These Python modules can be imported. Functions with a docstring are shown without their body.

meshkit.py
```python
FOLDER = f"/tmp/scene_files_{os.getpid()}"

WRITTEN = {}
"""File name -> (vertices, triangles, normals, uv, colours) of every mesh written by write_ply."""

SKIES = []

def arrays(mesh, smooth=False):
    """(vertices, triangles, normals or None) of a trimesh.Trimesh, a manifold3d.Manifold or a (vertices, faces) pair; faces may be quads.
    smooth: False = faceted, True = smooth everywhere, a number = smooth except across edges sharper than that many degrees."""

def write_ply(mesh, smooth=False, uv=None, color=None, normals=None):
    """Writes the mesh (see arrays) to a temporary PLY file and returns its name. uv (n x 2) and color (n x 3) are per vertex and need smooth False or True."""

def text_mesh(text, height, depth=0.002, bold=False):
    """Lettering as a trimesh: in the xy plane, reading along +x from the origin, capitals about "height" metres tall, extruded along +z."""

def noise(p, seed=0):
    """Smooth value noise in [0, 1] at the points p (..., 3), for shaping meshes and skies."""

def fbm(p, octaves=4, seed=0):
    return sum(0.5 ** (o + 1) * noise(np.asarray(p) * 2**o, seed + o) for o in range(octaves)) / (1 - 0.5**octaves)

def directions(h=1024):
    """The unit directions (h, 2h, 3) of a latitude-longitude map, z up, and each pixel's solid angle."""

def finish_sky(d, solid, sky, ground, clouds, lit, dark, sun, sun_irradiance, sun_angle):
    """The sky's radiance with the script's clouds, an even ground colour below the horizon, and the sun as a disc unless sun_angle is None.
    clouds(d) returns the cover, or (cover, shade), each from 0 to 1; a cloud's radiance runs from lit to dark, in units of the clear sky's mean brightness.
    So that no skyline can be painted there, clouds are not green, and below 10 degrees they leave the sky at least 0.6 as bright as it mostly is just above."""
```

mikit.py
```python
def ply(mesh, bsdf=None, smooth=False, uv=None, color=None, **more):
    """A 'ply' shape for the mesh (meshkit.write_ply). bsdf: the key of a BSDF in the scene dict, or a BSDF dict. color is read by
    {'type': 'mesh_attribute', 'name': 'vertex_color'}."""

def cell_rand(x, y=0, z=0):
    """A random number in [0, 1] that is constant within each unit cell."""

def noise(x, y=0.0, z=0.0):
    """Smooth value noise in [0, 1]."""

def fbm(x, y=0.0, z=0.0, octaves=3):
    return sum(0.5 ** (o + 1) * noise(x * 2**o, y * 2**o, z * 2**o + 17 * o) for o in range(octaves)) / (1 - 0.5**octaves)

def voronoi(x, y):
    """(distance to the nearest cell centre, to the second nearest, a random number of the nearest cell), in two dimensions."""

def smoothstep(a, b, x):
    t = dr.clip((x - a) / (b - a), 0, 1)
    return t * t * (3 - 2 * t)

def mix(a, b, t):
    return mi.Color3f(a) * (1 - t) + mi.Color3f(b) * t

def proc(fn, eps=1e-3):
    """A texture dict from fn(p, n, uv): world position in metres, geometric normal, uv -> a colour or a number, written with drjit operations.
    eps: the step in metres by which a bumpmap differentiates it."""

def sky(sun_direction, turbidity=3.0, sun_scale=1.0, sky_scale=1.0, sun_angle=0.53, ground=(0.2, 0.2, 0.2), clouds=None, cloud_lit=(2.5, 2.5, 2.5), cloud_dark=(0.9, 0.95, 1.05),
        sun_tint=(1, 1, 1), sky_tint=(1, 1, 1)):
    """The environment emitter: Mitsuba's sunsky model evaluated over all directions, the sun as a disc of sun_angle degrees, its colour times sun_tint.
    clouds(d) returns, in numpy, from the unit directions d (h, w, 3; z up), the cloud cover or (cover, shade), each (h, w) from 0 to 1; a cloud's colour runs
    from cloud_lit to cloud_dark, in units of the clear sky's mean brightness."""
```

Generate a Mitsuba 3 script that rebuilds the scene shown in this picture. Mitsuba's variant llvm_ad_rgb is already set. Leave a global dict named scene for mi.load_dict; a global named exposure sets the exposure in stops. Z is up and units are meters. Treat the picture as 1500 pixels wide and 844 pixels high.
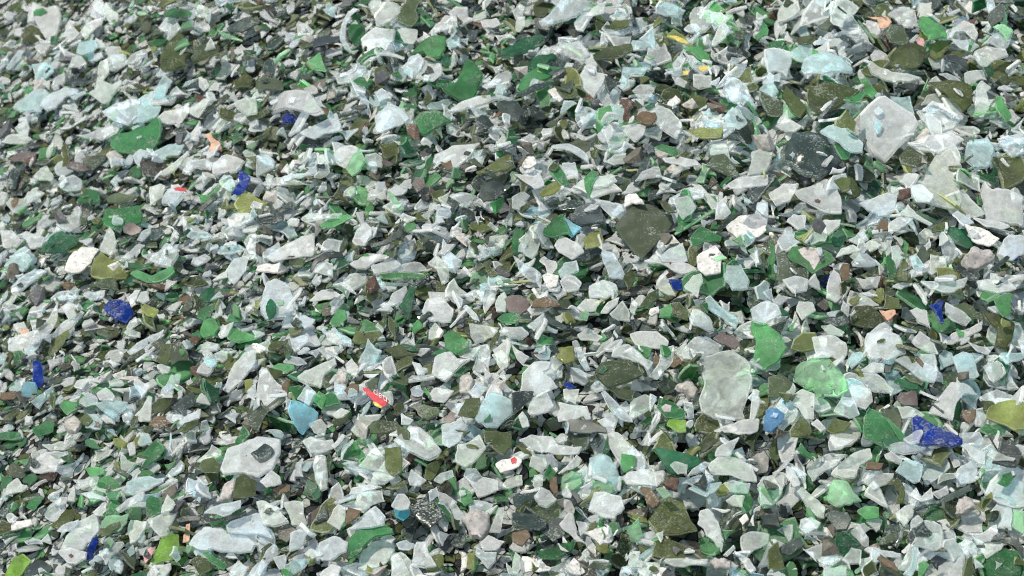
import math
import random
import numpy as np
import drjit as dr
import mitsuba as mi
import trimesh
from scipy.spatial import Delaunay
from shapely.geometry import Polygon, Point
import shapely
import mikit
import meshkit

T = mi.ScalarTransform4f
scene, labels = {}, {}
RNG = np.random.default_rng(11)

# ------------------------------------------------------------------ camera, sky, exposure
DIST, PITCH, FOV = 2.2, math.radians(20.0), 21.9
EYE = np.array([0.0, -DIST * math.cos(PITCH), DIST * math.sin(PITCH)])
FWD = -EYE / np.linalg.norm(EYE)
RIGHT = np.array([1.0, 0.0, 0.0])
UP = np.cross(RIGHT, FWD)
TANX = math.tan(math.radians(FOV / 2))
PW, PH = 1500.0, 844.0
scene['camera'] = {'type': 'thinlens', 'fov': FOV, 'fov_axis': 'x', 'near_clip': 0.05, 'far_clip': 200.0,
                   'aperture_radius': 0.0032, 'focus_distance': 2.13,
                   'to_world': T().look_at(origin=EYE.tolist(), target=[0, 0, 0], up=[0, 0, 1])}
exposure = 1.8
scene['sky'] = mikit.sky([-0.42, -0.55, 0.95], turbidity=3, sun_scale=0.82, sun_angle=1.3, sun_tint=(.89, .985, 1.09), cloud_lit=(2.25, 2.4, 2.55),
                         clouds=lambda d: 0.34 + 0.30 * meshkit.fbm(d * 2.2, 3, 5))


def ray(px, py):
    """Unit directions from the eye through photograph pixels."""
    x = (np.asarray(px, float) / PW * 2 - 1) * TANX
    y = -(np.asarray(py, float) - PH / 2) / (PW / 2) * TANX
    d = FWD + x[..., None] * RIGHT + y[..., None] * UP
    return d / np.linalg.norm(d, axis=-1, keepdims=True)


def project(p):
    q = np.asarray(p, float) - EYE
    z = q @ FWD
    return np.stack([(q @ RIGHT / z / TANX + 1) * PW / 2, PH / 2 - q @ UP / z / TANX * PW / 2], -1)


# ------------------------------------------------------------------ materials (uv carries: u = tint number, +0.5 on a broken edge; v = a random number of the piece)
CLEAR = [(.82, .86, .87), (.77, .84, .88), (.63, .80, .82), (.80, .85, .82), (.86, .88, .89), (.50, .72, .80)]
TINT = [(.085, .28, .125), (.16, .41, .19), (.175, .215, .095), (.125, .165, .08), (.32, .36, .14), (.05, .20, .11), (.12, .165, .095), (.36, .58, .40), (.32, .60, .70), (.012, .055, .34), (.05, .30, .38), (.32, .55, .12), (.13, .32, .54)]
DARK = [(.022, .032, .030), (.034, .048, .024), (.018, .032, .028), (.040, .036, .028), (.022, .032, .036), (.080, .062, .060)]
SOLID = [(.64, .64, .62), (.46, .45, .42), (.11, .07, .055), (.02, .05, .32), (.13, .38, .58), (.58, .07, .09), (.13, .125, .105), (.62, .52, .14), (.58, .36, .25), (.12, .088, .055), (.10, .11, .12), (.55, .66, .85), (.44, .42, .41), (.52, .30, .29), (.10, .38, .20)]


def pick(u, table):
    i = mi.Int32(dr.floor(u + 1e-3))
    c = mi.Color3f(*table[0])
    for k in range(1, len(table)):
        c = dr.select(i == k, mi.Color3f(*table[k]), c)
    return c


def edge_of(uv):
    return dr.select(uv.x - dr.floor(uv.x + 1e-3) > 0.4, 1.0, 0.0)


def under(uv):
    """1 on the lower face of a piece, where no dust has settled."""
    q = uv.x - dr.floor(uv.x + 1e-3)
    return dr.select((q > 0.15) & (q < 0.35), 1.0, 0.0)


def dust(p, uv, lo, hi):
    """Pale grit: fine grains, thicker in patches, more on some pieces than on others."""
    q = p + mi.Vector3f(uv.y * 3.1, uv.y * 1.7, 0)
    fine = mikit.noise(q.x * 1100, q.y * 1100, q.z * 1100)
    mid = mikit.noise(q.x * 480, q.y * 480, q.z * 480)
    patch = mikit.fbm(q.x * 90, q.y * 90, q.z * 90, 2)
    amount = patch * 0.75 + mikit.noise(uv.y * 57.0) * 0.25
    return dr.maximum(mikit.smoothstep(lo - .06, hi + .05, fine * 0.5 + amount * 0.5 + 0.10 * edge_of(uv)), 0.8 * mikit.smoothstep(lo + 0.04, hi + 0.10, mid * 0.6 + amount * 0.4)) * (1 - under(uv))


def clear_color(p, n, uv):
    c = pick(uv.x, CLEAR) * (0.90 + 0.10 * mikit.noise(uv.y * 91.0))
    film = mikit.fbm(p.x * 200, p.y * 200, p.z * 200, 3)
    grain = 0.6 * mikit.noise(p.x * 1500, p.y * 1500, p.z * 1500) + 0.4 * mikit.noise(p.x * 700, p.y * 700, p.z * 700)
    c = c * (0.74 + 0.18 * film + 0.30 * grain)
    return mikit.mix(c, (.95, .96, .95), dr.maximum(0.7 * dust(p, uv, .58, .72), 0.8 * edge_of(uv)))


def clear_veil(p, n, uv):
    """How much of a clear piece is frosted over: 0 lets one see through it, 1 is milky."""
    q = p + mi.Vector3f(uv.y * 3.1, 0, 0)
    film = 0.6 * mikit.noise(q.x * 210, q.y * 210, q.z * 210) + 0.4 * mikit.noise(q.x * 800, q.y * 800, q.z * 800)
    own = dr.select(uv.y >= 1, 0.3, mikit.smoothstep(.1, .9, uv.y * 13.7 - dr.floor(uv.y * 13.7)))
    return dr.clip(dr.select(under(uv) > .5, 0.10, 0.40 + 0.30 * own + 0.45 * (film - .45) + 0.35 * edge_of(uv)), 0.05, 0.97)


def rough(p, n, uv):
    own = dr.select(uv.y >= 1, 0.12, dr.select(uv.y < 0, 0.48, 0.42 - 0.34 * mikit.smoothstep(.52, .66, mikit.noise(uv.y * 71.0))))
    film = mikit.fbm(p.x * 150, p.y * 150, p.z * 150, 2)
    return dr.clip(dr.select(under(uv) > .5, 0.12, own + 0.18 * (film - .45) + 0.3 * dust(p, uv, .6, .75)), .06, .8)


def tint_color(p, n, uv):
    c = pick(uv.x, TINT) * (0.75 + 0.6 * mikit.noise(uv.y * 47.0)) * (0.55 + 0.95 * mikit.fbm(p.x * 60, p.y * 60, p.z * 60, 2))
    c = c * (1 + 0.5 * edge_of(uv))
    film = mikit.fbm(p.x * 130, p.y * 130, p.z * 130, 3)
    c = mikit.mix(c, (.48, .50, .46), (0.14 * mikit.smoothstep(.40, .75, film) + 0.16 * edge_of(uv)) * (1 - under(uv)))
    return mikit.mix(c, (.66, .68, .63), 0.62 * dust(p, uv, .62, .75))


def tint_veil(p, n, uv):
    own = uv.y * 13.7 - dr.floor(uv.y * 13.7)
    q = p + mi.Vector3f(uv.y * 3.1, 0, 0)
    film = 0.5 * mikit.noise(q.x * 210, q.y * 210, q.z * 210) + 0.5 * mikit.noise(q.x * 900, q.y * 900, q.z * 900)
    return dr.clip(dr.select(under(uv) > .5, 0.12, 0.52 + 0.22 * own + 0.5 * (film - .45) + 0.35 * edge_of(uv)), 0.05, 0.97)


def tint_pass(p, n, uv):
    c = pick(uv.x, TINT) * 1.35
    return mi.Color3f(dr.sqrt(dr.clip(c.x, 0, 1)), dr.sqrt(dr.clip(c.y, 0, 1)), dr.sqrt(dr.clip(c.z, 0, 1)))


def clear_pass(p, n, uv):
    c = pick(uv.x, CLEAR)
    return mi.Color3f(dr.sqrt(c.x), dr.sqrt(c.y), dr.sqrt(c.z))


def dark_color(p, n, uv):
    c = pick(uv.x, DARK) * (0.7 + 0.9 * mikit.noise(uv.y * 47.0))
    film = mikit.fbm(p.x * 140, p.y * 140, p.z * 140, 3)
    c = mikit.mix(c, (.28, .34, .32), 0.10 * mikit.smoothstep(.42, .75, film) + 0.16 * edge_of(uv))
    return mikit.mix(c, (.50, .56, .54), 0.45 * dust(p, uv, .61, .78))


def solid_color(p, n, uv):
    f = mikit.fbm(p.x * 260, p.y * 260, p.z * 260, 3)
    c = pick(uv.x, SOLID) * (0.55 + 0.75 * f)
    c = mikit.mix(c, (.16, .15, .12), 0.55 * mikit.smoothstep(.58, .78, mikit.fbm(p.x * 520 + 9, p.y * 520, p.z * 520, 2)))
    return mikit.mix(c, (.62, .62, .58), 0.5 * dust(p, uv, .66, .78))


def heap_color(p, n, uv):
    """Fines buried under the pieces: small bits of every colour."""
    d1, d2, r = mikit.voronoi(p.x * 170 + 3 * mikit.noise(p.x * 90, p.y * 90), p.y * 150)
    c = dr.select(r < .45, mi.Color3f(.42, .45, .44), dr.select(r < .62, mi.Color3f(.10, .22, .11), dr.select(r < .8, mi.Color3f(.10, .12, .06), mi.Color3f(.04, .045, .045))))
    f = mikit.fbm(p.x * 320, p.y * 320, p.z * 320, 2)
    return c * (0.35 + 0.9 * f) * mikit.smoothstep(.02, .16, d2 - d1)


scene['clear_glass'] = {'type': 'blendbsdf', 'weight': mikit.proc(clear_veil), 'bare': {'type': 'thindielectric', 'int_ior': 1.5, 'specular_transmittance': mikit.proc(clear_pass)},
                        'frosted': {'type': 'principledthin', 'base_color': mikit.proc(clear_color), 'roughness': mikit.proc(rough), 'spec_trans': 0.12, 'diff_trans': 0.7, 'eta': 1.5}}
scene['tinted_glass'] = {'type': 'blendbsdf', 'weight': mikit.proc(tint_veil), 'bare': {'type': 'thindielectric', 'int_ior': 1.5, 'specular_transmittance': mikit.proc(tint_pass)},
                         'frosted': {'type': 'principledthin', 'base_color': mikit.proc(tint_color), 'roughness': mikit.proc(rough), 'spec_trans': 0.1, 'diff_trans': 0.7, 'eta': 1.5}}
scene['buried_clear'] = {'type': 'principledthin', 'base_color': mikit.proc(clear_color), 'roughness': 0.35, 'spec_trans': 0.42, 'diff_trans': 0.7, 'eta': 1.5}
scene['buried_tint'] = {'type': 'principledthin', 'base_color': mikit.proc(tint_color), 'roughness': 0.4, 'spec_trans': 0.35, 'diff_trans': 0.8, 'eta': 1.5}
scene['dark_glass'] = {'type': 'twosided', 'bsdf': {'type': 'principled', 'base_color': mikit.proc(dark_color), 'roughness': mikit.proc(rough), 'specular': 0.5}}
scene['dull_solid'] = {'type': 'twosided', 'bsdf': {'type': 'principled', 'base_color': mikit.proc(solid_color), 'roughness': 0.6, 'specular': 0.3}}
scene['heap_dirt'] = {'type': 'twosided', 'bsdf': {'type': 'diffuse', 'reflectance': mikit.proc(heap_color)}}


# ------------------------------------------------------------------ the heap: a slope of crushed glass that falls off to the left
def heap(x, y):
    x, y = np.asarray(x, float), np.asarray(y, float)
    fall = np.where(x < 0.3, -0.33 * (0.3 - x) ** 2, 0.0)
    fall = np.where(x < -0.7, -0.33 + 0.66 * (x + 0.7), fall)
    p = np.stack([x * 3.1 + 5, y * 3.1 + 9, x * 0], -1)
    q = np.stack([x * 11 + 5, y * 11 + 9, x * 0], -1)
    return np.tan(math.radians(22)) * y + fall + 0.05 * (meshkit.noise(p, 3) - 0.5) + 0.016 * (meshkit.noise(q, 4) - 0.5)


CELL, X0, Y0, NX, NY = 0.0015, -0.84, -0.66, 1120, 1080
GX, GY = np.meshgrid(X0 + CELL * np.arange(NX), Y0 + CELL * np.arange(NY), indexing='xy')
H = heap(GX, GY)
BASE = H.copy()
CLUMP = .34 * (meshkit.noise(np.stack([GX[::8, ::8] * 9 + 40, GY[::8, ::8] * 9 + 40, 0 * GX[::8, ::8] + .5], -1), 21) - .5)


def base_at(x, y):
    i = np.clip(np.round((np.asarray(x) - X0) / CELL).astype(int), 0, NX - 1)
    j = np.clip(np.round((np.asarray(y) - Y0) / CELL).astype(int), 0, NY - 1)
    return BASE[j, i]


# ------------------------------------------------------------------ shapes of broken glass
def densify(p, step):
    out = []
    for a, b in zip(p, np.roll(p, -1, 0)):
        n = max(1, int(round(np.linalg.norm(b - a) / step)))
        out.extend(a + (b - a) * (k / n) for k in range(n))
    return np.array(out)


def inset(p, b):
    d = np.roll(p, -1, 0) - np.roll(p, 1, 0)
    nrm = np.stack([-d[:, 1], d[:, 0]], 1)
    return p + b * nrm / (np.linalg.norm(nrm, axis=1, keepdims=True) + 1e-12)


def plate(outline, t, bend, grid, rng, slant=0.25, step=None):
    """A closed piece of glass: outline (n, 2) in metres, t thick, its top at z = bend(x, y), edges broken slantwise and worn round. -> vertices, faces, normals, edge flag"""
    p = np.asarray(outline, float)
    x, y = p[:, 0], p[:, 1]
    if np.sum(x * np.roll(y, -1) - y * np.roll(x, -1)) < 0:
        p = p[::-1]
    size = np.ptp(p, axis=0).max()
    p = densify(p, step or size / 3.2)
    b = min(0.22 * t, 0.05 * size)
    top = inset(p, b)
    n = len(p)
    lo, hi = p.min(0), p.max(0)
    gx, gy = np.meshgrid(np.arange(lo[0] + grid / 2, hi[0], grid), np.arange(lo[1] + grid / 2, hi[1], grid))
    g = np.stack([gx.ravel(), gy.ravel()], 1)
    poly = Polygon(top)
    if not poly.is_valid:
        poly = poly.buffer(0)
    if len(g):
        g = g[shapely.contains_xy(poly.buffer(-0.3 * grid), g[:, 0], g[:, 1])]
    pts = np.vstack([top, g]) if len(g) else top
    tri = Delaunay(pts).simplices
    c = pts[tri].mean(1)
    tri = tri[shapely.contains_xy(poly.buffer(0.02 * b), c[:, 0], c[:, 1])]
    a = pts[tri]
    area = (a[:, 1, 0] - a[:, 0, 0]) * (a[:, 2, 1] - a[:, 0, 1]) - (a[:, 1, 1] - a[:, 0, 1]) * (a[:, 2, 0] - a[:, 0, 0])
    tri[area < 0] = tri[area < 0][:, ::-1]
    m = len(pts)
    sl = t * slant * meshkit.noise(np.stack([np.cos(np.arange(n) * 6.283 / n) * 1.6 + rng.uniform(0, 99), np.sin(np.arange(n) * 6.283 / n) * 1.6, np.zeros(n)], 1), 5)[:, None]
    low = inset(p, -(sl - 0.5 * t * slant))
    v = [np.c_[pts, bend(pts[:, 0], pts[:, 1])]]
    for q, z in ((p, -b), (low, -t + b), (inset(low, b), -t)):
        v.append(np.c_[q, bend(q[:, 0], q[:, 1]) + z])
    low_in = v[3].copy()
    pb = pts.copy()
    pb[:n] = low_in[:, :2]
    v.append(np.c_[pb, bend(pb[:, 0], pb[:, 1]) - t][n:])
    v = np.vstack(v)
    i = np.arange(n)
    j = (i + 1) % n
    f = [tri]
    rings = [0, m, m + n, m + 2 * n]
    for r0, r1 in zip(rings[:-1], rings[1:]):
        f.append(np.stack([r0 + i, r1 + i, r1 + j], 1))
        f.append(np.stack([r0 + i, r1 + j, r0 + j], 1))
    bot = tri[:, ::-1]
    f.append(np.where(bot < n, bot + m + 2 * n, bot - n + m + 3 * n))
    v, f, nn = meshkit.arrays((v, np.vstack(f)), 38)
    return v, f, nn, np.where(np.abs(nn[:, 2]) < 0.72, .5, np.where(nn[:, 2] < 0, .25, 0))


def shard_outline(rng, kind):
    """A unit outline (about 1 across) of a shard: few corners, sides that bow in or out."""
    n = rng.choice([3, 4, 5, 6], p=[.32, .40, .20, .08])
    ang = np.sort((np.arange(n) + rng.uniform(-.32, .32, n)) * 2 * np.pi / n)
    r = rng.uniform(.30, .62, n)
    p = np.stack([np.cos(ang) * r, np.sin(ang) * r], 1)
    ratio = {'chip': rng.uniform(.65, 1), 'sliver': rng.uniform(.24, .50)}[kind]
    p[:, 1] *= ratio
    out = []
    for a, b in zip(p, np.roll(p, -1, 0)):
        d = b - a
        bow = rng.normal(0, .09)
        nr = np.array([d[1], -d[0]])
        out.append(a + d * .04)
        for s in (.36, .7):
            out.append(a + d * s + nr * (bow * 4 * s * (1 - s) + rng.normal(0, .018)))
    return np.array(out)


def bend_of(rng, size):
    """The bottle wall that a piece broke from: a cylinder mostly, a dome sometimes, or a flat pane."""
    kind = rng.choice(3, p=[.62, .13, .25])
    R = rng.uniform(.028, .05) * rng.choice([1, -1], p=[.6, .4])
    a = rng.uniform(0, np.pi)
    ca, sa = math.cos(a), math.sin(a)
    lim = abs(R) * .9
    if kind == 0:
        return lambda x, y: -(np.clip(x * ca + y * sa, -lim, lim) ** 2) / (2 * R)
    if kind == 1:
        return lambda x, y: -(x * x + y * y) / (2 * R * 1.2)
    return lambda x, y: 0 * x


def write(key, v, f, n, uv, bsdf):
    path = meshkit.write_ply((v, f), False, uv=uv, normals=n)
    scene[key] = {'type': 'ply', 'filename': path, 'face_normals': False, 'bsdf': {'type': 'ref', 'id': bsdf}}


def frame_from_normal(nrm, spin):
    nrm = nrm / np.linalg.norm(nrm)
    x, y, z = nrm
    a = np.array([z - .2 * y, .2 * x, -x])
    a /= math.sqrt(a @ a)
    b = np.array([y * a[2] - z * a[1], z * a[0] - x * a[2], x * a[1] - y * a[0]])
    c, s = math.cos(spin), math.sin(spin)
    return np.stack([a * c + b * s, -a * s + b * c, nrm], 1)


# ------------------------------------------------------------------ the mass of small crushed glass: pieces dropped one by one onto what already lies there
def bank(seed, count):
    rng = np.random.default_rng(seed)
    out = []
    for k in range(count):
        kind = 'sliver' if rng.random() < .26 else 'chip'
        size = rng.uniform(.010, .020)
        out.append((size, plate(shard_outline(rng, kind) * size, rng.uniform(.0014, .0030), bend_of(rng, size), size / 2.3, rng)))
    return out


def lump(rng):
    """A grain or a pebble: a hull of a few points."""
    m = trimesh.convex.convex_hull(rng.normal(0, 1, (14, 3)) * [1, .8, .6])
    v, f, n = meshkit.arrays((np.array(m.vertices) / 2.4, np.array(m.faces)), 20)
    return v, f, n, np.zeros(len(v))


SHAPES_BANK = bank(5, 90)
LUMPS = [lump(np.random.default_rng(900 + k)) for k in range(14)]
MASS = {}
OFFS = {}


def disk(r):
    if r not in OFFS:
        dx, dy = np.meshgrid(np.arange(-r, r + 1), np.arange(-r, r + 1))
        on = (dx ** 2 + dy ** 2 <= r * r + .5)
        OFFS[r] = on, dx[on], dy[on], float((dx[on] ** 2).sum()) * CELL
    return OFFS[r]


def settle(x, y, radius, tilt, rng, keep=.75):
    """Height and slope at which a flat piece of that radius comes to rest at (x, y), and the patch of the height map under it."""
    r = max(2, int(round(radius / CELL)))
    i, j = int(round((x - X0) / CELL)), int(round((y - Y0) / CELL))
    if i - r < 0 or j - r < 0 or i + r >= NX or j + r >= NY:
        return None
    on, dx, dy, s2 = disk(r)
    win = H[j - r:j + r + 1, i - r:i + r + 1]
    h = win[on]
    gx, gy = (h * dx).sum() / s2, (h * dy).sum() / s2
    gx, gy = gx * keep + rng.normal(0, tilt), gy * keep + rng.normal(0, tilt) + .06
    res = h - (gx * dx + gy * dy) * CELL
    return win, on, dx, dy, gx, gy, np.partition(res, int(len(res) * .86))[int(len(res) * .86)]


def drop(cls, tint, x, y, size, rng, tilt, lumpy=False):
    if lumpy:
        v, f, n, e = LUMPS[rng.integers(len(LUMPS))]
        s, thick = size, size * .5
        sc = np.array([s, s, s])
    else:
        base, (v, f, n, e) = SHAPES_BANK[rng.integers(len(SHAPES_BANK))]
        s = size / base
        sc = np.array([s * rng.uniform(.85, 1.15), s, max(.6, min(s, 1.3))])
        thick = .0026 * sc[2]
    got = settle(x, y, size * .40, tilt, rng)
    if got is None:
        return
    win, on, dx, dy, gx, gy, z = got
    R = frame_from_normal(np.array([-gx, -gy, 1.0]), rng.uniform(0, 6.283))
    if rng.random() < .5 and not lumpy:
        v, n, f = v * [1, -1, 1], n * [1, -1, 1], f[:, ::-1]
    top = z + (thick if not lumpy else size * .22)
    w = (v * sc) @ R.T + [x, y, top]
    nn = (n / sc) @ R.T
    nn /= np.linalg.norm(nn, axis=1, keepdims=True)
    win[on] = np.maximum(win[on], top + (gx * dx + gy * dy) * CELL)
    uv = np.stack([tint + e, np.full(len(v), rng.random())], 1)
    MASS.setdefault(cls, []).append((w, f, nn, uv))


def mixture(rng, x=0.0, y=0.0):
    """(class, tint, lumpy) of a random piece of the heap, by the colours' shares in the photograph."""
    r = rng.random()
    c = CLUMP[min(max(int((y - Y0) / CELL) // 8, 0), CLUMP.shape[0] - 1), min(max(int((x - X0) / CELL) // 8, 0), CLUMP.shape[1] - 1)]
    if r < .50 + c:
        return 'clear', rng.choice(6, p=[.36, .20, .10, .16, .17, .01]), False
    if r < .77 + .4 * c:
        return 'tinted', rng.choice(8, p=[.20, .16, .21, .19, .07, .07, .06, .04]), False
    if r < .95:
        return 'dark', rng.choice(5, p=[.18, .40, .25, .11, .06]), False
    return 'solid', rng.choice(15, p=[.10, .20, .20, .004, .002, .001, .28, .001, .002, .04, .17, 0, 0, 0, 0]), rng.random() < .6


def scatter(count, sizes, tilt, rng, ok=None, box=(-.66, .66, -.50, .70), deep=0.0):
    for _ in range(count):
        x, y = rng.uniform(box[0], box[1]), rng.uniform(box[2], box[3])
        size = float(np.clip(rng.lognormal(math.log(sizes[0]), sizes[1]), .004, sizes[2]))
        size *= .80 + .36 * np.clip((x + .40) / .75, 0, 1)
        if ok is not None and not ok(x, y, size):
            continue
        cls, tint, lumpy = mixture(rng, x, y)
        cls = 'buried_' + cls if cls in ('clear', 'tinted') and size < deep else cls
        steep = tilt * (.62 + .38 * np.clip((x + .35) / .4, 0, 1)) * (2.6 if rng.random() < .25 else 1)
        drop(cls, tint, x, y, min(size, .012) if cls == 'solid' else size, rng, steep, lumpy)


def flush_mass():
    BS = {'clear': 'clear_glass', 'tinted': 'tinted_glass', 'dark': 'dark_glass', 'solid': 'dull_solid', 'buried_clear': 'buried_clear', 'buried_tinted': 'buried_tint'}
    for k, (cls, rows) in enumerate(sorted(MASS.items())):
        at = np.cumsum([0] + [len(r[0]) for r in rows])
        write(f'crushed_glass__{k + 1:03d}', np.vstack([r[0] for r in rows]), np.vstack([r[1] + a for r, a in zip(rows, at)]), np.vstack([r[2] for r in rows]), np.vstack([r[3] for r in rows]), BS[cls])
    labels['crushed_glass'] = {'label': 'mass of small mixed clear, green and dark crushed glass covering the heap', 'category': 'crushed glass', 'kind': 'stuff'}


RS = np.random.default_rng(77)
scatter(8000, (.020, .35, .040), .20, RS, deep=1.0)
scatter(11500, (.0195, .36, .040), .24, RS, deep=.0195)

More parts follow.
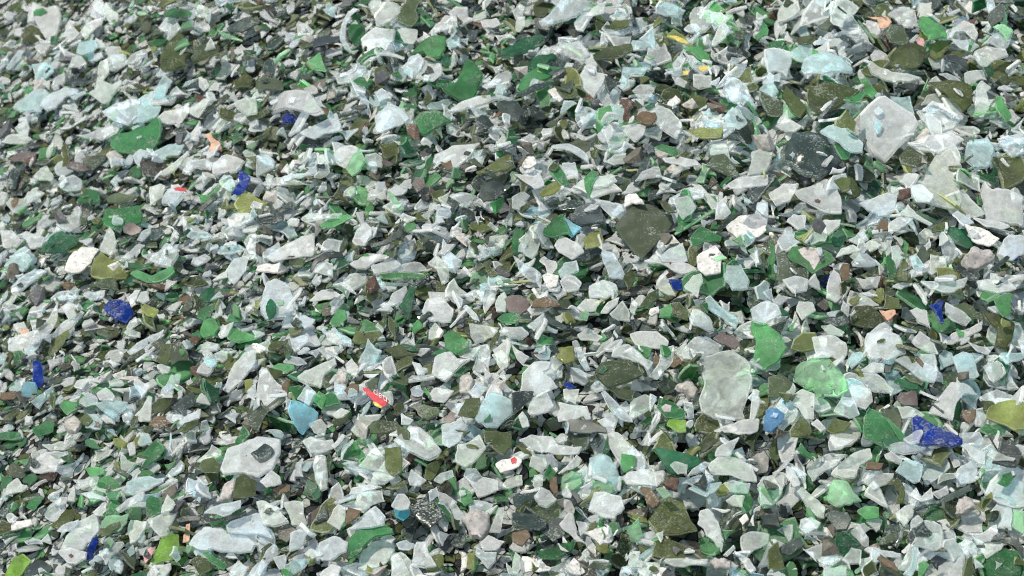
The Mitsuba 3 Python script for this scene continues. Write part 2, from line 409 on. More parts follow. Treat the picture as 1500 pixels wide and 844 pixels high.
SHARDS = """
@ 0 0 4
C 150,130 155,60 190,5 230,30 275,50 330,30 350,90 340,150 300,235 265,225 225,160 205,125
G 195,65 250,45 275,65 235,90 195,90
C 345,230 385,175 400,145 435,160 465,195 440,225 400,250
C 465,185 520,130 600,95 590,140 540,190 495,225
C 590,60 620,10 650,50 690,80 690,120 650,150 620,100
Ovg 930,320 1000,230 1050,180 1130,185 1125,260 1085,380 1030,415 960,410 935,390 |curved dark olive bottle fragment with a soft sun glint, upper left of the heap
G 955,95 960,60 1010,45 1080,55 1120,70 1100,90 1010,100
C 975,225 990,160 1040,130 1060,160 1030,200 990,235
L 1055,175 1070,130 1120,140 1130,170 1090,185
C 1140,75 1160,20 1210,40 1240,60 1210,100 1155,100
A 185,380 265,360 325,405 235,495 205,470 |thick pale blue square glass chip with bright edges at the far upper left
C 610,290 650,268 700,270 735,320 745,365 700,390 655,410 640,340
C 715,385 770,320 845,283 865,320 800,365
C 565,440 585,360 630,340 640,420 600,480
C 395,395 420,335 480,330 505,365 470,390
C 300,500 320,455 380,420 380,480 360,520 320,530
D 380,490 390,450 470,465 570,430 560,470 480,500
A 75,640 95,580 190,525 270,530 300,560 220,640 150,660 |bluish clear oval shard lying low at the upper left edge
C 225,610 265,575 380,510 455,510 455,545 390,570 330,635 270,645
C 515,545 555,520 580,455 600,470 650,490 700,460 705,490 650,560 640,600 605,612 540,560
A 890,570 920,500 960,435 1010,475 985,510 960,570 925,585 |narrow light blue glass strip standing tilted below the dark olive glinting fragment
C 600,665 680,600 760,570 815,575 820,680 750,735 660,705
A 795,640 830,590 880,580 900,625 945,620 910,680 830,720 800,725
G 660,790 760,770 800,745 930,685 940,760 920,835 880,890 690,890 640,850 |wide frosted green shard under pale shards in the upper left of the heap
C 920,690 960,645 1060,630 1110,605 1110,650 1060,710 980,725 930,715
C 425,780 520,785 600,750 660,735 670,770 600,820 500,810
C 0,830 50,790 120,780 190,815 150,844
C 1365,600 1440,565 1500,555 1500,660 1450,670 1390,640
C 1355,700 1390,660 1470,665 1470,690 1410,715
C 1160,450 1210,465 1225,500 1195,535 1165,510
D 1110,680 1160,640 1270,580 1330,545 1345,560 1250,640 1150,690
D 1320,160 1400,120 1480,95 1490,140 1420,190 1340,185
O 1110,330 1200,260 1280,260 1270,310 1190,350 1130,370
C 1290,340 1320,315 1340,370 1390,380 1310,465 1260,460 1300,400
C 30,400 60,350 110,290 140,300 110,350 60,410
A 445,310 460,250 560,230 575,270 540,300 480,320
O 120,200 170,145 230,170 250,225 200,250 140,240
X8 1200,785 1230,780 1250,810 1285,830 1300,870 1270,885 1220,885 1235,840 |orange scrap with yellow streaks among pale shards at the upper left
@ 375 0 4
C 490,230 500,150 530,80 570,45 600,55 560,90 530,150 525,240 560,300 600,290 570,320 520,290 |crescent-shaped clear bottle rim fragment beside a rounded green shard near the top
G 535,180 555,140 620,140 640,180 620,240 580,265 550,230
C 660,30 690,0 800,5 850,40 840,90 740,140 700,150
C 612,230 650,195 700,155 760,165 815,165 805,240 750,310 690,350 640,330 |large frosted clear five-sided shard just right of the crescent-shaped clear rim fragment
C 825,175 870,165 945,170 945,230 920,255 870,245
G 905,310 960,255 1030,205 1110,205 1110,290 1080,335 1010,340 980,300
A 1115,235 1160,195 1195,220 1195,265 1130,290
C 1010,200 1050,140 1110,90 1160,100 1185,150 1120,170
C 1125,75 1170,35 1240,35 1240,95 1280,110 1200,150 1165,120
C 1310,120 1410,105 1435,140 1390,160 1330,160
G 1045,475 1150,485 1200,430 1215,380 1240,330 1330,430 1300,520 1270,590 1200,595 1140,565 |large emerald green shard shaped like a boomerang with white grit, near the top centre
C 775,380 820,360 870,390 885,430 860,475 800,470
C 880,400 890,340 950,310 985,345 970,400 925,450 890,445
C 975,350 1080,370 1085,430 1030,465 925,450
O 695,400 760,380 790,460 740,520 700,500
C 465,455 560,400 630,400 640,440 550,475 480,485
D 300,260 400,210 490,205 490,240 400,265 310,290
C 235,145 250,120 300,140 340,180 310,230 250,210
G 265,390 340,330 375,305 415,420 340,400 290,450
D 0,470 60,445 150,470 160,530 60,520 10,540
Cv 60,630 90,580 170,550 320,545 380,630 330,670 200,655 |wide scratched clear shard lying flat right above the cobalt blue chip in the upper left
C 250,775 330,740 470,655 500,735 490,765 400,780 340,815
C 700,760 695,690 760,620 800,600 845,630 900,695 850,740 740,768
E 915,700 960,660 1050,645 1130,660 1150,690 1050,760 990,800 940,770 |dusty bottle-green domed piece just below the large boomerang-shaped emerald shard
A 1000,620 1020,600 1140,580 1150,600 1090,640 1010,640
C 1115,625 1200,605 1350,580 1500,535 1495,560 1420,590 1330,640 1200,650
B 145,690 185,655 240,690 230,720 160,720 |small cobalt blue chip under a wide scratched clear shard in the upper left
Tg 1350,500 1430,420 1480,405 1500,450 1480,490 1400,505
D 1405,605 1450,585 1530,590 1570,650 1530,712 1450,690 |navy black triangular dusty shard below the teal green curved shards at top centre
@ 750 0 4
Cvg 148,90 210,85 290,20 320,0 500,0 470,40 400,90 330,135 240,140 170,125 |large curved clear bottle shoulder piece cut off by the top edge of the photo
C 430,95 470,45 555,0 540,70 480,90
C 0,60 50,20 75,40 60,110 20,110
C 15,180 30,100 75,95 75,150 45,190
E 0,260 70,220 180,205 195,235 120,280 0,330 -70,325 -60,280
E 70,380 150,330 240,305 260,320 200,390 100,410
E 20,510 60,460 160,410 310,380 345,370 345,420 260,460 120,510 60,525 |long teal green curved shard with a smooth rounded tip at top centre
D 20,550 130,500 240,470 240,490 160,530 60,560
C 230,295 300,250 395,230 420,265 460,320 400,350 320,320
C 145,315 190,260 230,280 220,310
O 470,320 560,270 700,255 710,290 640,325 500,345
O 560,150 600,115 690,115 680,145 630,165
C 525,165 560,120 580,160 640,175 700,150 690,190 640,205 560,195
C 700,105 780,100 795,140 760,190 710,205 695,160
C 600,105 620,65 660,60 690,80 640,110
A 845,75 845,20 900,8 960,30 1020,60 980,90 900,90
Tv 1035,90 1060,50 1120,42 1215,75 1160,155 1130,190 1085,200 1045,150 |domed glassy clear shard with a soft bright patch near the top right of centre
C 1160,265 1200,180 1240,115 1275,165 1250,225 1190,265
Y 905,210 945,165 1000,205 1065,265 980,250 |clear shard with an amber yellow band across its lower edge near the top
O 840,230 900,195 930,260 870,275
G 1000,275 1100,270 1150,320 1180,390 1090,345
C@yellow 1000,290 1090,350 1180,400 1120,440 1060,400 |pointed clear shard with yellow and green printing beside a long green shard at the top
C@mark 895,405 960,390 1040,395 1042,440 980,440 920,430 |clear shard with a small yellow printed square at one end near the top
C 1060,430 1170,440 1170,500 1100,520 1065,500
C 935,430 1000,460 1030,480 1010,510 960,490
Ag 630,500 650,390 800,390 770,440 690,440 660,500 |shiny pale blue shard like a mirror bent at a right angle near top centre
C 400,430 440,375 490,385 495,420 560,430 520,510 480,580 430,530 365,470
W 205,525 250,505 315,570 280,600 230,560 |elongated white ceramic chip lying against an olive shard left of the mirror-like pale blue shard
O 250,510 330,495 415,545 310,570
C 380,620 450,625 495,650 440,720 395,745 370,700
C 705,530 750,495 850,490 830,550 790,590 740,570
X2 625,590 680,570 720,600 690,640 700,700 640,720 660,650 |dark brown pitted lump of glass among clear shards below the mirror-like pale blue shard
T 740,620 850,610 930,650 1000,730 960,790 880,760 810,700 730,690
X9 720,690 760,650 840,655 850,690 820,730 760,720 |rusty brown shard seen through a long glassy clear shard above centre
C 615,735 790,730 770,790 720,825 680,800
Cvg 1240,510 1265,445 1340,470 1395,530 1385,590 1340,635 1280,590 |ridged clear bottle shard with bright vertical glints on its ribs near the top right
A 1245,680 1290,625 1340,640 1380,720 1330,755 1260,740
C 1105,640 1160,670 1250,720 1210,745 1140,740
Y 1030,765 1100,740 1235,745 1230,800 1150,805 1070,790 |yellow olive oblong shard below a ridged clear glinting shard
W 905,610 960,555 990,590 950,625
@ 1125 0 4
A 110,320 200,250 260,250 260,300 330,310 200,355
A 195,390 210,340 330,315 430,335 500,385 495,415 400,425 220,420 |long pale aqua shard lying flat with a light green chip behind it, upper right
L 250,320 260,285 320,310 300,335
C 700,90 740,50 820,38 860,60 875,130 850,155 780,150 740,110
C 485,230 530,150 580,110 640,130 665,180 600,295 550,280
X8 575,95 640,100 700,95 725,130 690,165 650,165 640,115 |peach coloured scrap lying between clear shards at the upper right
D 670,180 720,140 790,145 830,240 800,265 720,245
X5p 865,235 885,215 915,230 915,275 880,260 |small pink scrap above the glossy olive cylinder shard, upper right
Ovg 715,320 760,275 850,262 930,270 940,330 880,400 860,415 790,410 |glossy olive cylinder shard with a vertical sun streak, upper right
O 945,330 950,260 1000,235 1050,235 1065,270 1020,335 980,350
G 880,140 900,90 950,100 1050,190 1050,215 960,235 920,200
C 1055,215 1090,140 1150,118 1210,140 1232,195 1215,230 1195,225 1150,180 1100,185 1080,220 |arched clear bottle neck fragment bowed like a horseshoe at the upper right
C 1075,225 1130,235 1190,230 1240,265 1200,300 1130,280
C 1250,260 1300,215 1400,165 1440,180 1410,270 1380,295 1300,250
C 1200,330 1210,300 1280,265 1390,285 1410,330 1320,350 1280,385 1240,380
D 1035,320 1100,320 1180,350 1175,420 1140,400 1110,370 1050,350
C 1250,170 1290,135 1345,120 1320,170 1275,190
C 870,650 950,615 1060,660 1130,700 1090,745 950,755 900,700
C 890,640 930,560 1000,540 1095,595 1060,650 960,610
T 1165,640 1210,600 1220,510 1250,470 1310,510 1280,540 1305,610 1260,690 1190,680 |glassy clear knobbly fragment shaped like a bottle mouth near the upper right edge
C 1290,640 1320,650 1350,700 1425,740 1390,750 1300,710
G 1330,570 1370,560 1430,680 1400,720 1340,640
O 235,500 340,475 540,520 450,590 300,680 250,640 230,560 |large dusty olive shard lying flat below the long pale aqua shard, upper right
O 100,500 140,530 230,640 190,690 150,660 80,570
G 540,460 580,455 640,540 610,570 560,540
C 580,380 600,355 660,400 760,430 900,430 830,480 700,480 610,430
C 40,740 105,680 200,740 160,770 90,770
L 205,640 215,595 260,640 250,690
O 940,450 1000,470 1100,480 1190,520 1200,600 1150,640 1080,600 1000,540
C 1000,430 1050,425 1180,490 1170,510 1090,480
@ 1000 0 3
T 740,540 860,420 890,415 1020,500 1040,540 990,610 895,712 840,670 |large thick clear block of glass with a whitish inside at the right, biggest piece there
A 900,420 1000,420 1020,500 960,480 910,445
L 1045,570 1060,535 1110,515 1090,550 1055,580
Ddg 440,700 430,660 480,610 560,580 640,600 700,650 700,710 660,760 600,785 520,760 |black domed bottle base fragment dusted with white grit, right of top centre
A 600,580 650,545 720,560 795,630 790,665 740,665 660,610
C 980,855 1030,780 1130,660 1200,650 1220,700 1215,770 1235,850 1220,890 1100,905 1000,880 |large flat grey frosted shard below the large thick clear block at the right
O 950,680 990,645 1080,680 1030,740 960,700
A 1245,640 1260,610 1340,605 1370,650 1350,720 1290,745 1240,700
C 985,625 1080,590 1180,575 1240,610 1130,670 1060,665
C 1380,610 1500,580 1500,670 1440,690
C 300,670 410,630 390,700 370,750 280,770 300,720
A 335,390 360,365 400,365 420,400 385,440 345,430
C 350,330 380,310 405,330 400,365 360,365
@ 0 211 4
P 50,85 100,50 210,50 205,85 140,100 80,105
P 380,115 420,95 500,115 535,155 450,155 390,140
D 480,90 560,60 640,70 600,110 540,150 500,130
Tg 435,60 440,15 475,15 470,90 445,95
C 315,140 340,105 415,85 390,130 430,155 370,195 330,180
C 350,230 390,190 430,178 480,210 475,265 400,275 355,260
C 190,190 240,140 270,125 315,190 300,220 230,210
D 35,200 60,150 140,110 160,115 110,180 90,260 40,270
C 30,345 60,315 130,320 210,270 265,285 200,330 160,350 100,405 70,400 |clear curved shard with a rusty brown smear at the left edge
G 445,330 480,290 520,262 575,275 580,320 500,350
G 600,440 620,385 700,375 810,350 830,400 830,470 760,490 680,490 610,470 |broad flat frosted green shard left of centre with a brown chip resting on it
P 715,480 760,455 830,490 820,520 770,540 725,520
C 320,470 400,420 460,365 475,380 460,440 440,490 405,520 360,500
C 580,615 610,540 640,480 670,520 690,620 640,655
C 830,655 920,630 970,570 1040,615 1045,650 1000,715 900,690
C 705,665 760,630 810,580 850,590 800,640 770,670
C 800,560 830,510 880,485 880,520 830,570
D 865,545 890,490 940,490 965,525 920,560 880,565
W 370,735 390,690 430,630 480,600 580,605 560,650 540,700 470,750 400,745 |white and pale blue patterned shard among olive pieces at left
Y 530,720 560,660 590,630 630,660 680,690 750,745 740,785 600,790 530,770 |yellow olive curved shard just right of the white and pale blue patterned shard
A 10,710 60,660 150,600 200,650 160,720 130,750 60,730
C 5,510 60,500 135,570 80,610 10,600
C 100,540 150,505 270,550 240,600 170,610 150,560
C 210,480 250,415 330,410 330,450 240,500 210,510
G 690,685 750,690 880,700 890,725 800,730 740,720
G 765,770 800,730 880,760 1020,720 1030,755 940,790 850,800
E 245,620 290,540 360,510 450,545 440,575 370,640 270,640
C 1130,675 1200,640 1235,665 1210,690 1150,710
C 875,250 940,230 970,245 955,310 880,360
C@red 950,315 990,270 1050,250 1095,260 1060,320 1010,375 930,345 |frosted clear shard with a small pink red smudge on its tip, left of centre
C 1240,110 1330,60 1430,95 1400,140 1340,180 1245,180
C 1065,160 1100,100 1200,80 1245,110 1235,150 1150,140 1090,170
A 830,95 900,40 990,0 1080,0 1050,60 990,80 840,115 |long pale aqua shard below the wide frosted green shard, upper left
C 930,180 1000,120 1100,40 1110,60 1030,150 960,190
C 775,70 820,25 880,40 860,80 815,130 790,110
B 1360,290 1390,220 1400,150 1430,160 1470,200 1440,260 1400,300 |cobalt blue chipped fragment left of centre under a clear shard
C 1280,215 1310,180 1360,190 1380,240 1350,280 1300,250
C 1420,50 1440,30 1500,60 1500,130 1450,95
C 1325,435 1360,400 1490,410 1480,440 1410,480 1350,490
D 1160,370 1200,340 1270,285 1280,305 1230,350 1180,400
A 1270,640 1290,590 1400,590 1440,610 1350,640
C 1320,740 1370,670 1460,650 1440,740 1370,825 1340,800
O 610,310 700,290 800,295 760,330 700,355 630,345
O 530,820 600,790 680,790 690,850 600,850
A 1090,535 1120,505 1200,510 1250,540 1150,560
C 1430,570 1460,530 1500,520 1500,650 1460,640
O 1070,815 1100,780 1170,770 1220,815 1140,840
C 1240,800 1280,765 1330,740 1330,780
L 1250,0 1255,-20 1310,-15 1310,20
C 60,835 130,770 240,730 270,740 200,800 130,860 60,870
@ 375 211 4
C 440,70 490,20 560,0 600,20 590,80 520,140 480,120
L 520,140 570,60 610,25 635,90 610,160 560,190
C 640,60 700,50 740,75 735,130 660,130 630,90
C 340,195 370,150 360,80 390,60 430,120 435,170 380,200
C 1035,110 1045,60 1150,0 1320,0 1250,70 1180,130 1090,150 |big flat bluish clear shard with a rusty stain at its lower edge near top centre
G 985,150 1000,90 1030,65 1050,110 1040,150 1000,165
C 925,150 970,90 1030,55 990,130 930,185
P 735,105 750,85 810,120 770,130
D 1240,90 1280,80 1340,130 1310,135 1260,110
C 0,60 60,55 110,100 100,140 0,190
C 760,20 770,0 850,0 830,70 800,95
O 1280,160 1330,140 1480,60 1500,70 1500,130 1400,170 1300,180
C 150,180 290,180 350,110 360,170 260,205 160,210
C 30,230 80,200 250,215 330,225 200,240 60,250
P 910,230 935,190 985,205 995,250 945,280 |round purple brown pebble-like lump above centre
D 1310,290 1320,240 1380,215 1450,230 1460,280 1400,330 1330,340
G 1370,345 1450,310 1440,370 1400,410
D 1040,420 1100,350 1140,325 1195,345 1140,430 |flat dark green rectangle shard with a thin lighter rim above centre
C 1130,300 1200,280 1290,300 1230,380 1170,430 1200,350
C 940,430 1000,400 1020,345 1060,340 1040,400 1010,430 1040,490 1010,490 990,450 940,450 |star-like three-armed pinkish clear splinter above centre
C 840,240 870,210 920,200 900,260
L 770,280 790,280 840,340 870,385 840,390 800,350
C 840,430 860,400 940,430 880,460
G 640,380 670,335 695,370 680,410 650,420
G 370,470 430,425 530,415 580,430 480,465 390,500
C 255,425 300,410 430,415 500,385 490,420 400,445 290,450
D 20,430 60,395 140,395 165,430 120,465 40,460
C 180,450 210,430 255,440 240,480 190,480
C 55,660 150,600 230,560 340,515 345,620 330,655 180,670 100,690 |long pale pointed clear shard with a dusty white tip left of centre
C 565,560 590,500 640,455 680,490 680,530 640,590 590,590 |rounded grey frosted shard beside a dark curved rim left of centre
D 670,590 780,550 830,510 845,430 865,480 850,550 760,590 680,605 |curved black bottle rim sliver wrapped round dark shards above centre
W 0,745 10,705 140,690 130,750 |white chip with a jagged lower edge left of centre
D 310,735 340,680 420,635 500,630 520,665 420,670 360,700 325,745 |arched dark navy bottle rim fragment with pale ridges left of centre
T 820,625 880,580 930,550 945,600 930,670 870,680 830,660
C 540,700 620,660 720,640 810,660 700,690 610,740
C 670,710 720,695 800,665 850,700 770,755 690,760
C 780,750 860,700 960,690 1000,730 940,755
C 1000,690 1060,650 1110,690 1125,740 1120,800 1085,820 1060,740
C 1090,660 1140,630 1205,680 1190,720 1130,730
C 1350,610 1370,540 1450,530 1500,520 1460,570 1440,640 1390,650
O 1240,470 1300,450 1380,490 1330,515 1270,500
G 865,490 880,460 930,460 935,490 880,515
D 955,570 1000,530 1060,490 1080,505 1030,550 975,585
C 1130,520 1150,480 1210,490 1200,530 1150,545
G 720,760 860,755 1000,760 1030,740 960,790 840,790 740,785
C 1440,470 1480,410 1500,400 1500,480
A 650,770 720,780 760,840 700,840
C 510,800 550,760 640,755 650,800 560,860 500,840
D 895,840 940,795 1020,755 1010,775 950,820 910,850
C 330,750 390,680 450,700 450,770 390,760
@ 750 211 4
C 230,0 330,0 440,60 455,100 400,75 330,45 240,20
C 480,0 660,0 650,40 600,50 500,20
G 830,15 880,0 940,15 990,50 940,70 870,45 |ribbed bright green oval shard with a dusty rim above centre
W 55,130 90,70 130,75 150,110 100,145
C 10,175 60,180 150,150 200,240 130,260 90,230
G 215,150 240,100 290,140 335,230 300,250 260,210
C 290,110 370,105 390,180 385,255 350,235 310,180
G 420,200 470,150 505,170 470,240 455,330 430,270
C 475,250 500,185 590,175 620,215 540,245
Y 155,300 190,250 260,210 285,250 250,290 180,310
C 0,310 60,275 105,300 40,380 0,370
D 175,340 230,300 300,310 340,330 430,330 400,370 290,385 220,370
D 340,420 380,365 500,330 535,410 540,460 400,475 350,440 |navy black flat shard just left of the largest dusty dark olive shard
Gg 140,490 200,490 240,450 290,400 320,470 340,520 240,545 180,530
S 275,420 330,440 410,490 350,548 320,520 |royal blue triangular printed patch on a green shard left of the largest dusty olive shard
C 145,470 160,420 230,450 190,490
C 480,320 560,330 640,350 660,390 590,440 530,380
W 655,370 660,300 730,290 770,340 700,345
D~ 602,478 716,340 808,350 972,437 880,545 756,688 680,590 |largest dusty dark olive flat shard with five straight sides at right of centre
C 940,310 1030,300 1080,370 1000,445 970,400
Yg 415,560 450,520 520,490 540,580 500,600 430,610 |shiny yellow green shard with a white gleaming corner below the royal blue patch
O 375,640 420,620 510,620 515,670 450,700 385,690
G 0,560 20,490 50,460 80,490 75,590 30,650 0,640
C 245,600 280,530 390,580 425,630 350,675
C 60,640 150,550 210,540 245,600 160,600 120,675
C 520,640 530,615 600,640 660,760 650,790 570,780
C 270,745 310,690 380,680 395,740 330,760 290,785
C 860,660 920,610 1000,575 1030,680 980,695 880,690
C 765,685 850,640 890,690 1010,690 1070,720 1080,740 1000,760 940,740 880,700
C 1055,225 1110,240 1150,290 1210,300 1210,420 1170,380 1120,310
C 1190,440 1200,340 1250,340 1285,400 1240,440
W 1250,490 1330,420 1430,405 1500,440 1490,510 1420,550 1320,555 |lavender white speckled stone shard at the right of centre
C 1320,545 1340,505 1400,510 1460,560 1380,585
G 1040,550 1110,480 1230,540 1220,570 1130,570 1060,600
W 1080,660 1120,620 1190,595 1230,640 1225,750 1130,765 1085,730 |white grooved ceramic chip with a small bright green flake on it, right of centre
L 1175,670 1230,645 1260,665 1200,685
A 1225,710 1270,695 1340,700 1390,800 1380,844 1290,850 1240,780
C 5,650 60,690 150,740 160,800 120,810 40,740
W 175,770 200,755 275,770 260,830 200,850
C 280,800 320,760 370,770 410,810 390,850 310,860
C 450,830 530,790 610,820 620,850 550,900 450,890
B 918,790 995,795 1000,850 960,860 |small cobalt blue triangle beside a curved clear shard at right of centre
T 840,830 850,790 900,770 930,830 960,890 900,880
C 1010,830 1060,770 1110,755 1120,800 1090,900 1020,850
D 1205,490 1250,440 1350,380 1350,400 1280,460 1220,500
C 1160,60 1170,0 1260,0 1280,90 1220,60
D 1130,130 1180,60 1240,60 1300,120 1340,180 1250,180
C 1250,240 1330,190 1500,180 1500,230 1400,250 1300,260
C 720,210 760,160 860,130 880,180 800,200
C 640,290 700,220 800,215 780,250 700,290
C 1430,380 1440,340 1500,340 1500,440
C 880,80 980,70 1080,90 1100,120 1020,130 900,100
O 850,330 900,330 960,400 900,390
C 540,100 600,60 670,50 660,110 600,120
@ 1125 211 4
C 145,280 200,250 330,200 360,210 400,250 430,310 435,390 340,380 250,350 180,320 |broad clear shard with a small brown crumb on it below the black domed base
C 5,290 90,225 180,235 130,330 90,340 50,360
O 430,210 450,150 540,120 630,180 600,220 520,220
O 385,210 430,190 485,200 480,260 430,275
C 530,350 620,310 700,280 760,300 750,390 660,420 580,390
C 820,250 900,230 975,300 950,340 870,340
A 695,250 720,220 770,220 780,270 710,285
Ccv 1240,290 1270,210 1310,270 1400,270 1500,290 1500,480 1380,470 1280,450 1260,370 |large bright whitish curved shard like a shell at the right edge
C 1200,430 1270,440 1380,460 1420,480 1370,500 1280,480
C 110,450 150,410 225,415 220,490 180,500
C 300,480 330,440 430,440 420,480 360,530 310,510
G 155,550 160,515 220,515 240,550 190,570
E 365,560 380,520 430,500 460,540 430,600 390,600
G* 110,650 140,600 260,590 370,640 390,680 300,730 260,760 200,710 130,680 |green shard crusted with grey and lilac grit at right of centre
D 55,800 50,640 100,620 130,690 190,750 110,820
G 0,560 40,600 50,800 0,780
C 400,660 430,610 500,585 550,620 480,640
C 495,710 530,630 580,640 660,700 590,720
X9 640,490 660,450 700,440 710,500 650,510 |flat brown square chip standing between clear shards at the right
C 645,530 670,500 725,510 725,630 700,660
X9 420,740 440,700 480,700 480,800 440,805 |brown oblong chip standing beside a pale pointed shard at the right
C 345,830 360,770 385,735 420,760 440,844 440,890 400,930 345,900 |tall pale clear tombstone-shaped shard next to a brown oblong chip
C@pink 880,530 920,490 970,510 995,550 940,590 890,580
C 1010,540 1060,530 1100,600 1120,640 1060,695 1020,640
C 810,670 870,640 910,660 920,750 860,780 815,770
G 690,680 700,650 740,690 745,790 710,800 695,750
O 750,760 790,660 820,700 815,800 760,800
C 510,780 560,790 660,770 640,840 560,844
C 1380,560 1410,530 1500,530 1500,640 1430,680 1350,640
W 1150,480 1250,480 1360,550 1300,600 1200,560
X1 1150,660 1200,600 1310,610 1330,680 1250,720 1180,720
D 1080,700 1150,720 1230,770 1240,800 1190,800 1110,740
E 1010,510 1060,480 1150,500 1230,590 1170,610 1090,580
C 710,460 760,430 860,430 830,460 760,510 710,510
C 760,420 820,350 870,410 970,460 950,475 860,430
C 1080,410 1110,385 1210,460 1150,475
C 890,790 960,800 1080,810 1170,780 1150,830 1060,870 950,850
C 720,600 760,590 800,640 750,740 730,690
C 470,560 560,500 590,560 520,580
C 560,590 600,560 670,590 600,630
O 885,640 960,610 1010,650 940,670
C 85,790 160,770 240,790 230,860 150,870
T 1280,620 1330,650 1310,740 1260,790
D 1300,730 1400,650 1420,660 1330,750
C 1220,800 1290,785 1390,790 1460,844 1350,870 1240,850
@ 0 422 4
B 600,110 640,65 700,60 760,90 780,150 740,200 680,180 630,150 |large cobalt blue curved shard with a clear chip on it at the left
C 690,95 740,85 780,130 740,140
C 740,60 790,10 820,10 800,60 770,100
C 800,75 820,20 865,15 875,70 840,90
Y 820,120 850,90 930,130 900,170 860,160
B 190,560 190,430 220,420 245,440 255,560 225,590 |upright dusty cobalt blue stick standing at the left edge
S 125,635 130,550 205,550 225,630 150,640 |pale blue square scrap at the foot of the upright cobalt blue stick
C 45,290 190,255 225,250 220,350 160,390 50,370 |pale milky rectangular shard with a tan pebble on its upper edge at the far left
C 190,250 170,180 280,170 345,95 330,180 230,320 |spiky clear wing-shaped shard behind the pale milky rectangular shard at the far left
C 75,210 140,195 160,240 110,280
X8 105,255 130,235 170,240 160,280 115,285 |tan pebble lying on a pale milky rectangular shard at the far left
L 75,370 130,365 140,400 80,395
C 360,110 400,80 470,110 430,170 400,180
C 280,295 340,230 400,180 440,190 420,240 340,290
O 280,380 300,320 400,240 410,270 350,350 310,400
C 720,260 750,235 820,260 820,290 750,280
C 735,235 760,190 795,165 805,200 770,235
C 610,410 640,365 690,357 725,385 700,430 650,447 |rounded oval glassy clear chip among grey slivers at the left
L 570,595 600,510 650,520 695,550 650,580
C 430,575 450,540 580,510 610,530 560,560 480,590
C 330,550 400,520 440,520 430,560 380,575
C 565,615 620,577 675,635 660,660 580,655
C 460,670 470,620 520,610 570,640 570,680 500,695
A 550,670 640,660 750,665 740,710 660,760 600,720 |sky blue translucent slab below two squarish clear chips at the left
G 1135,665 1145,580 1170,575 1265,640 1200,700 1165,708 |bright emerald green rounded triangle shard at lower left of centre
C 1305,600 1340,490 1430,375 1495,360 1500,430 1440,510 1340,622 |long hexagonal frosted shard pointing down left, left of centre
C 1450,600 1480,570 1500,560 1500,660 1450,640
Y 1430,540 1475,530 1480,570 1440,620 |yellow chip peeping out beside a long hexagonal frosted shard
C 960,600 1000,510 1060,500 1050,560 980,612
C 830,525 900,480 925,490 880,545
C 780,560 790,520 850,560 900,530 920,560 870,590 830,640
C 785,745 830,700 870,630 890,640 880,780 820,785
C 970,760 980,730 1070,740 1060,780 1000,790
X9 870,800 900,750 960,750 1000,790 940,820
C 715,745 760,720 780,740 750,800 720,780
O 890,690 920,650 1000,640 1000,690 900,740
D 1000,700 1060,650 1140,600 1140,680 1050,730
O 910,420 950,330 1020,320 1010,380 960,460
D 650,490 740,420 850,360 950,290 960,320 880,390 750,440
C 740,370 800,320 930,260 960,240 940,280 850,350 760,390
C 1300,170 1390,120 1490,60 1500,100 1420,160 1340,180
E 1145,70 1180,20 1220,0 1340,0 1330,40 1250,85
X9 1040,70 1080,30 1140,40 1160,90 1060,95
G 1150,170 1170,120 1260,85 1250,130 1190,190
L 1170,260 1190,190 1250,170 1280,220 1260,280 1190,290 |bright glassy green crumpled shard at left of centre
G 1340,230 1380,235 1480,270 1500,290 1400,320 1330,290
C 1275,270 1310,220 1370,195 1330,280 1290,295
C 1150,350 1210,310 1280,325 1270,365 1170,370
C 1145,490 1190,430 1250,410 1270,450 1220,510
C 1220,400 1300,360 1370,370 1300,430
E 525,240 560,280 610,290 650,260 600,320 565,310
G 345,690 370,660 455,660 450,710 390,745
X10 370,800 430,740 470,780 440,844 390,830
A 495,740 560,735 600,780 580,820 500,820
G 185,835 260,775 320,790 310,840 220,870
C 1030,800 1100,740 1175,705 1165,760 1060,820
O 1040,830 1080,790 1160,765 1160,800 1080,844
C 1170,830 1180,780 1210,770 1235,830
X9 0,610 90,600 110,620 80,650 0,655
C 290,60 340,20 400,10 440,40 510,45 400,65 320,70
C 560,70 580,15 615,10 600,60
C 25,90 50,40 110,30 80,80 50,105
A 180,660 250,620 310,560 315,590 230,710
@ 375 422 4
C 20,90 40,20 60,-40 110,-60 180,-30 210,30 240,100 180,170 60,190 30,150 |big rounded frosted clear slab with a tiny green chip in its middle, left of centre
L 120,85 160,70 160,95 130,100
C 310,70 380,10 440,0 500,40 440,60 350,72
G 430,190 480,125 520,130 530,180 490,225 450,220 |round bright green gritty chip beside a small red and white stone
C 705,120 770,90 800,30 880,-20 890,10 850,80 760,130 |long pale pointed wing shard leaning on a dark green curved blade near the centre
E 835,110 880,40 900,-20 935,0 920,90 900,190 870,150 |dark green curved blade next to a long pale wing shard near the centre
C 965,130 1000,60 1090,55 1160,120 1140,190 1030,195 990,170
L 905,240 940,190 980,170 975,230 930,270
G 1100,290 1120,245 1160,250 1245,310 1240,350 1170,390 1110,360 |bright green gritty five-sided shard above two shiny silvery strips
C 1010,250 1050,200 1100,250 1080,290 1010,300
Tg 1175,360 1240,350 1310,345 1270,420 1190,400 |shiny silvery clear strip above a pale fan-shaped shard near the centre
T 1265,480 1300,340 1365,330 1375,380 1365,495 1300,495 |white glassy rectangle standing beside the shiny silvery strip near the centre
C 1025,500 1040,400 1090,380 1140,370 1170,410 1240,410 1180,470 1110,550 1050,520 |large fan-shaped pale clear shard just below the shiny silvery strip
C 1380,390 1440,360 1475,400 1480,450 1440,485
A 600,430 640,350 655,290 700,350 740,365 700,440 650,450 |pale mint glass piece folded in two bright faces, with a pointed top, left of centre
C 640,470 700,440 740,460 740,500 680,530 630,510
